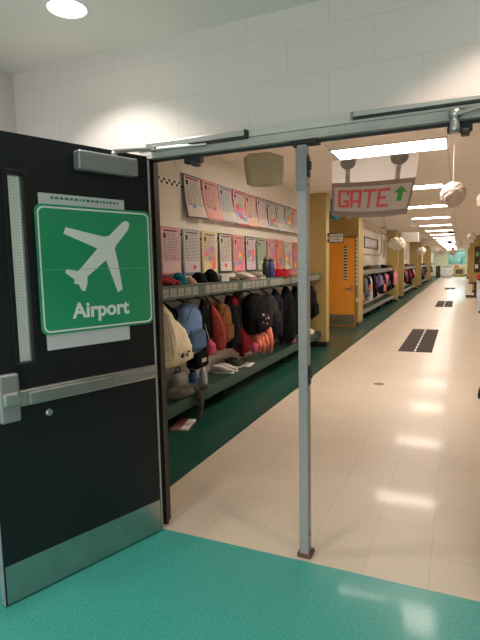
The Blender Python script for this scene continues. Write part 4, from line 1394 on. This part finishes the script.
t = thing('floor_object', 'small dark object standing on the cream floor at the right edge of the picture', 'floor object', (0.275, 6.1, 0))
G().soft([(0.001, 0.07, 0.05, 0, 0), (0.03, 0.075, 0.052, 0, 0), (0.10, 0.05, 0.04, 0, 0), (0.13, 0.03, 0.02, 0, 0)], 16, 0.7, 0.004, 9, 3).build('wedge_body', mat('dark_green_rubber', (30, 44, 38), 0.6), t, smooth=True)

# ------------------------------------------------------------------ GATE banner
YG = 5.0
t = thing('gate_banner', 'hanging paper banner reading GATE with a green arrow, below the nearest corridor light', 'banner', (-0.79, YG, 2.03))
o = (-0.79, YG, 2.03)


def BS(u, v, off=0.0):        # v 0 top .. 1 bottom
    K = YG/6.3
    xl = -1.500*K
    xr = (-0.470-0.135*v**1.6)*K
    zt = CH+(2.826-CH)*K
    zb = CH+(2.150-0.022*u - 0.035*math.sin(PI*u)-CH)*K
    x = xl+(xr-xl)*u
    z = zt+(zb-zt)*v
    y = YG-0.03*math.sin(PI*u*1.2)*v+0.04*v*v*u - off
    return (x, y, z)


def patch(name, u0, v0, u1, v1, off, m, nu=10, nv=6):
    return G(o).grid(lambda a, b: BS(u0+(u1-u0)*a, v0+(v1-v0)*b, off), nu, nv).build(name, m, t, smooth=True)


patch('banner_sheet', 0, 0, 1, 0.42, 0, thin_paper('banner_pale_paper', (226, 218, 212), 0.30), 20, 8)
patch('sign_panel', 0, 0.40, 1, 1, 0.001, mat('banner_taupe_border', (176, 146, 134), 0.6, var=0.05), 24, 12)
patch('sign_field', 0.03, 0.475, 0.97, 0.90, 0.002, thin_paper('banner_taupe_field', (240, 224, 214), 0.2), 24, 10)
m_dome = mat('banner_dark_grey', (168, 156, 152), 0.6)
m_rod = mat('banner_rod_grey', (212, 192, 182), 0.6)
for u0, u1 in ((0.105, 0.29), (0.69, 0.89)):
    uc, hw = (u0+u1)/2, (u1-u0)/2
    g = G(o)
    n = 14
    pts = [BS(uc+hw*math.cos(PI*k/n), 0.045+0.125*math.sin(PI*k/n)**0.8, 0.003) for k in range(n+1)]
    pts += [BS(uc-hw, 0.0, 0.003), BS(uc+hw, 0.0, 0.003)]
    g.add(pts, [tuple(range(len(pts)))])
    g.build('lamp_shape', m_dome, t)
    patch('rod_shape', uc-0.028, 0.17, uc+0.028, 0.40, 0.002, m_rod, 2, 4)
FONT = {'G': ['1111', '1001', '1000', '1000', '1011', '1001', '1111'],
        'A': ['1111', '1001', '1001', '1001', '1111', '1001', '1001'],
        'T': ['11111', '00100', '00100', '00100', '00100', '00100', '00100'],
        'E': ['1111', '1000', '1000', '1110', '1000', '1000', '1111']}
m_gate = mat('banner_pink_red', (250, 100, 98), 0.6, var=0.03)
uu = 0.085
for ch in 'GATE':
    rows = FONT[ch]
    cw = 0.0365 if ch != 'T' else 0.034
    g = G(o)
    for r_, row in enumerate(rows):
        for c_, b in enumerate(row):
            if b == '1':
                a0, b0 = uu+c_*cw, 0.53+r_*0.0435
                g.grid(lambda a, b_, a0=a0, b0=b0: BS(a0+cw*a, b0+0.0435*b_, 0.0035), 1, 1)
    g.build('letter', m_gate, t)
    uu += len(rows[0])*cw+0.012
g = G(o)
ac = 0.855
pts = [(ac, 0.51), (ac+0.075, 0.62), (ac+0.03, 0.62), (ac+0.03, 0.76), (ac-0.03, 0.76), (ac-0.03, 0.62), (ac-0.075, 0.62)]
g.add([BS(a, b, 0.0045) for a, b in pts], [tuple(range(7))])
g.build('green_arrow', mat('arrow_green', (74, 176, 66), 0.6), t)
for u_ in (0.02, 0.49, 0.98):
    p = BS(u_, 0.01, 0)
    G(o).tube([p, (p[0], p[1], ZK-0.001)], 0.0025, 5).build('string', m_string, t)
patch('bottom_roll', 0.0, 0.965, 1.0, 1.0, 0.004, mat('banner_roll_pale', (176, 160, 150), 0.5), 24, 1)


# ------------------------------------------------------------------ hanging clouds and balls
def cloud(label, x, y, z, w, h, d, m, puffs=7, seed=0, string=True):
    t = thing('paper_cloud', label, 'cloud decoration', (x, y, z))
    R = random.Random(seed)
    g = G()
    g.ball((0, 0, 0), (w*0.40, d/2, h*0.40), 18, 0.15, 3, seed)
    for k in range(puffs):
        a = 2*PI*k/puffs+0.3*R.random()
        g.ball((w*0.30*math.cos(a), (R.random()-0.5)*d*0.2, h*0.26*math.sin(a)), (w*0.20, d*0.38, h*0.24), 14, 0.15, 4, seed+k)
    g.build('cloud_body', m, t, smooth=True)
    if string:
        G().tube([(0, 0, h*0.35), (0, 0, ZK-z-0.001)], 0.003, 5).build('string', m_string, t)
    return t


m_cloudw = thin_paper('white_tissue_paper', (240, 234, 226), 0.4)
m_cloudt = mat('taupe_card', (206, 198, 176), 0.85, var=0.02)
t = thing('paper_cloud', 'taupe cloud shape hanging before the corridor wall, left of the centre post', 'cloud decoration', (-1.91, 5.0, 2.375), -PI/2+0.35)
G().soft([(0, 0.13, 0.03, 0, 0), (0.03, 0.20, 0.045, 0.005, 0), (0.17, 0.215, 0.055, 0, 0), (0.30, 0.21, 0.045, -0.01, 0), (0.345, 0.12, 0.02, -0.04, 0)], 32, 0.72, 0.035, 6, 5).build('cloud_body', m_cloudt, t, smooth=True)
G().tube([(0, 0, 0.32), (0, 0, ZK-2.375-0.001)], 0.0025, 5).build('string', m_string, t)


def crumple(label, x, y, z, r, m, seed=0):
    t = thing('paper_ball', label, 'paper ball', (x, y, z))
    G().ball((0, 0, 0), r, 26, 0.16, 5, seed).build('ball_body', m, t, smooth=False)
    G().tube([(0, 0, r*0.9), (0, 0, ZK-z-0.001)], 0.003, 5).build('string', m_string, t)


m_crin = mat('crinkled_translucent_paper', (196, 180, 168), 0.6, var=0.12, scale=14, bump=0.9, bscale=25)
crumple('crinkled pale paper ball hanging from the ceiling right of the GATE banner', -0.09, 6.1, 2.290, 0.135, m_crin, 1)
crumple('crinkled paper ball at the right picture edge, just lower than the ball beside it', 0.28, 6.6, 2.25, 0.12, m_crin, 4)
cloud('cream lacy cloud hanging in front of the second olive column', -1.75, 15.6, 2.115, 0.52, 0.42, 0.2, thin_paper('cream_lace_cloud', (250, 242, 226), 0.4), 8, 3)
t = thing('hanging_lantern', 'bright white rounded rectangular paper lantern hanging before the third bay', 'lantern', (-1.62, 18.4, 2.27))
G().soft([(0, 0.16, 0.26, 0, 0), (0.03, 0.19, 0.30, 0, 0), (0.30, 0.19, 0.30, 0, 0), (0.33, 0.16, 0.26, 0, 0)], 28, 0.45, 0.012, 5, 4).build('lantern_body', thin_paper('lantern_white', (250, 248, 244), 0.45), t, smooth=True)
G().tube([(0, 0, 0.33), (0, 0, ZK-2.27-0.001)], 0.004, 5).build('string', m_string, t)
cloud('small white cloud with a peaked top hanging below and right of the white lantern', -1.72, 25.5, 2.10, 0.50, 0.38, 0.25, m_cloudw, 6, 6)
cloud('white cloud hanging close to the ceiling behind the white lantern', -1.65, 27.5, 2.62, 0.52, 0.30, 0.25, m_cloudw, 6, 8)
cloud('white cloud hanging at far left beyond the fourth ceiling light', -1.4, 33.0, 2.38, 0.7, 0.5, 0.3, m_cloudw, 7, 9)
cloud('pinkish cloud hanging far down the corridor left of the window', -1.3, 40.0, 2.45, 0.8, 0.5, 0.3, mat('pinkish_paper', (226, 196, 180), 0.8), 7, 12)
crumple('white paper ball hanging in front of the right end of the far window', -0.10, 27.0, 2.45, 0.16, m_cloudw, 7)
crumple('white paper ball hanging near the right wall', 0.40, 22.0, 2.52, 0.17, m_cloudw, 8)
crumple('small pink paper ball hanging above the far window', -0.40, 31.0, 2.10, 0.18, mat('pinkish_paper', (226, 196, 180), 0.8), 9)


def plane(label, x, y, z, s, rz, m):
    t = thing('paper_plane', label, 'paper plane', (x, y, z), rz)
    G().add([(s, 0, 0), (-s*0.6, -s*0.6, 0.02), (-s*0.6, 0, -0.02*0), (-s*0.6, s*0.6, 0.02)], [(0, 1, 2), (0, 2, 3)]).build('wings', m, t).modifiers.new('s', 'SOLIDIFY').thickness = 0.01
    G().add([(s, 0, 0), (-s*0.6, 0, 0), (-s*0.5, 0, -s*0.28)], [(0, 1, 2)]).build('keel', m, t).modifiers.new('s', 'SOLIDIFY').thickness = 0.012
    G().tube([(0, 0, 0.0), (0, 0, ZK-z-0.001)], 0.004, 5).build('string', m_string, t)


m_dplane = mat('dark_card', (48, 40, 44), 0.7)
plane('dark paper plane hanging in the corridor, nearest and highest of three', -0.32, 20.0, 2.62, 0.16, 0.4, m_dplane)
plane('dark paper plane hanging in the corridor, middle and largest of three', -0.42, 24.0, 2.42, 0.24, 2.2, m_dplane)
plane('dark paper plane hanging in the corridor, farthest and lowest of three', -0.35, 28.0, 2.25, 0.20, 1.2, m_dplane)
t = thing('wire_mobile', 'thin dark wire hanging from the ceiling right of the orange door', 'mobile', (-1.75, 12.2, 2.30))
G().tube([(0, 0, 0.02), (0.06, 0, -0.05), (0.14, 0, -0.10), (0.20, 0, 0.0), (0.12, 0, 0.10), (0.02, 0, 0.06)], 0.009, 6).build('wire_loop', m_dark, t)
G().tube([(0.12, 0, 0.10), (0.08, 0, 0.30), (0.06, 0, ZK-2.30-0.001)], 0.005, 6).build('string', m_dark, t)

# ------------------------------------------------------------------ far end furniture
def cabinet(label, x0, x1, y, h, m, doors, mt, d=0.6):
    t = thing('low_cabinet', label, 'cabinet', ((x0+x1)/2, y, 0))
    o = tuple(t.location)
    G(o).box((x0, y, 0.06), (x1, y+d, h)).build('cabinet_body', m, t)
    G(o).box((x0+0.03, y+0.03, 0), (x1-0.03, y+d-0.03, 0.0595)).build('plinth', m_dark, t)
    G(o).box((x0-0.02, y-0.02, h+0.0005), (x1+0.02, y+d, h+0.04)).build('cabinet_top', mt, t)
    w = (x1-x0)/doors
    for k in range(doors):
        dr = G(o).box((x0+k*w+0.015, y-0.02, 0.09), (x0+(k+1)*w-0.015, y-0.001, h-0.03)).build('door', m, t)
        G(o).box((x0+k*w+w*0.75, y-0.035, h*0.55), (x0+k*w+w*0.80, y-0.0205, h*0.7)).build('handle', m_dark, dr)
    return t


m_cabw = mat('white_cabinet', (226, 230, 236), 0.4)
cabinet('white cabinet with a dark top standing left of the far window', -1.75, -0.75, 55.0, 1.05, m_cabw, 2, m_dark)
t = cabinet('yellowish low cabinet with a dark opening under the far window', -0.62, 0.50, 57.5, 0.95, mat('beige_cabinet', (190, 178, 120), 0.5), 1, mat('pale_top', (210, 196, 170), 0.5))
G((-0.06, 57.5, 0)).box((-0.38, 57.46, 0.30), (0.30, 57.478, 0.75)).build('screen_opening', mat('grey_opening', (90, 92, 88), 0.4), t)
tag(G().box((-0.5, 57.6, 0.995), (-0.1, 57.9, 1.20)).build('storage_box', mat('red_orange_box', (214, 84, 60), 0.6), bevel=0.01), 'red orange box on the low cabinet under the far window', 'box')
cabinet('dark green locker standing at the far left end', -2.2, -1.80, 54.0, 1.15, mat('dark_green_locker', (40, 60, 52), 0.5), 1, m_dark)
# right side
t = cabinet('white cabinet along the right wall with a red tray on top', 0.525, 1.165, 16.4, 0.98, m_cabw, 1, m_dark, d=1.6)
t = thing('paper_tray', 'bright red tray on the dark top of the white cabinet by the right wall', 'tray', (0.745, 17.0, 1.022))
G().box((-0.25, -0.5, 0), (0.25, 0.5, 0.02)).build('tray_base', mat('bright_red_plastic', (220, 40, 36), 0.4), t)
g = G()
for lo, hi in (((-0.25, -0.5), (0.25, -0.47)), ((-0.25, 0.47), (0.25, 0.5)), ((-0.25, -0.47), (-0.22, 0.47)), ((0.22, -0.47), (0.25, 0.47))):
    g.box((lo[0], lo[1], 0.0205), (hi[0], hi[1], 0.12))
g.build('tray_rim', mat('bright_red_plastic', (220, 40, 36), 0.4), t)
t = thing('metal_stand', 'black metal stand with floor runners beside the right wall, beyond the white cabinet', 'stand', (0.56, 23.9, 0))
G().box((-0.28, -0.5, 0.0), (0.25, -0.44, 0.05)).build('foot', m_dark, t)
G().box((-0.28, 0.44, 0.0), (0.25, 0.5, 0.05)).build('foot', m_dark, t)
G().box((0.05, -0.47, 0.051), (0.11, -0.44, 0.60)).build('leg', m_dark, t)
G().box((0.05, 0.44, 0.051), (0.11, 0.47, 0.60)).build('leg', m_dark, t)
G().box((-0.05, -0.5, 0.601), (0.30, 0.5, 0.64)).build('table_top', m_dark, t)
for i, (yy, mm) in enumerate(((27.5, m_olive), (38.0, m_olive), (50.0, m_olive))):
    f = tag(G().box((0.62, yy, 0), (XRC, yy+0.5, ZK)).build('wall_fin_right_%d' % (i+1), mm), kind='structure')
    G().box((0.612, yy-0.008, 0), (XRC, yy+0.508, 0.1)).build('cove_base', m_cove, f)
t = thing('bulletin_board', 'dark brown bulletin board with paper notes on the right wall column', 'board', (1.0, 27.49, 1.0))
o = (1.0, 27.49, 1.0)
G(o).box((0.66, 27.46, 1.0), (1.18, 27.499, 2.3)).build('board_panel', mat('dark_brown_board', (70, 50, 38), 0.7), t)
for k, (a, z) in enumerate(((0.70, 1.2), (0.90, 1.5), (0.72, 1.8))):
    G(o).box((a, 27.45, z), (a+0.14, 27.459, z+0.2)).build('note', (m_white, PRINT[0], PRINT[3])[k], t)
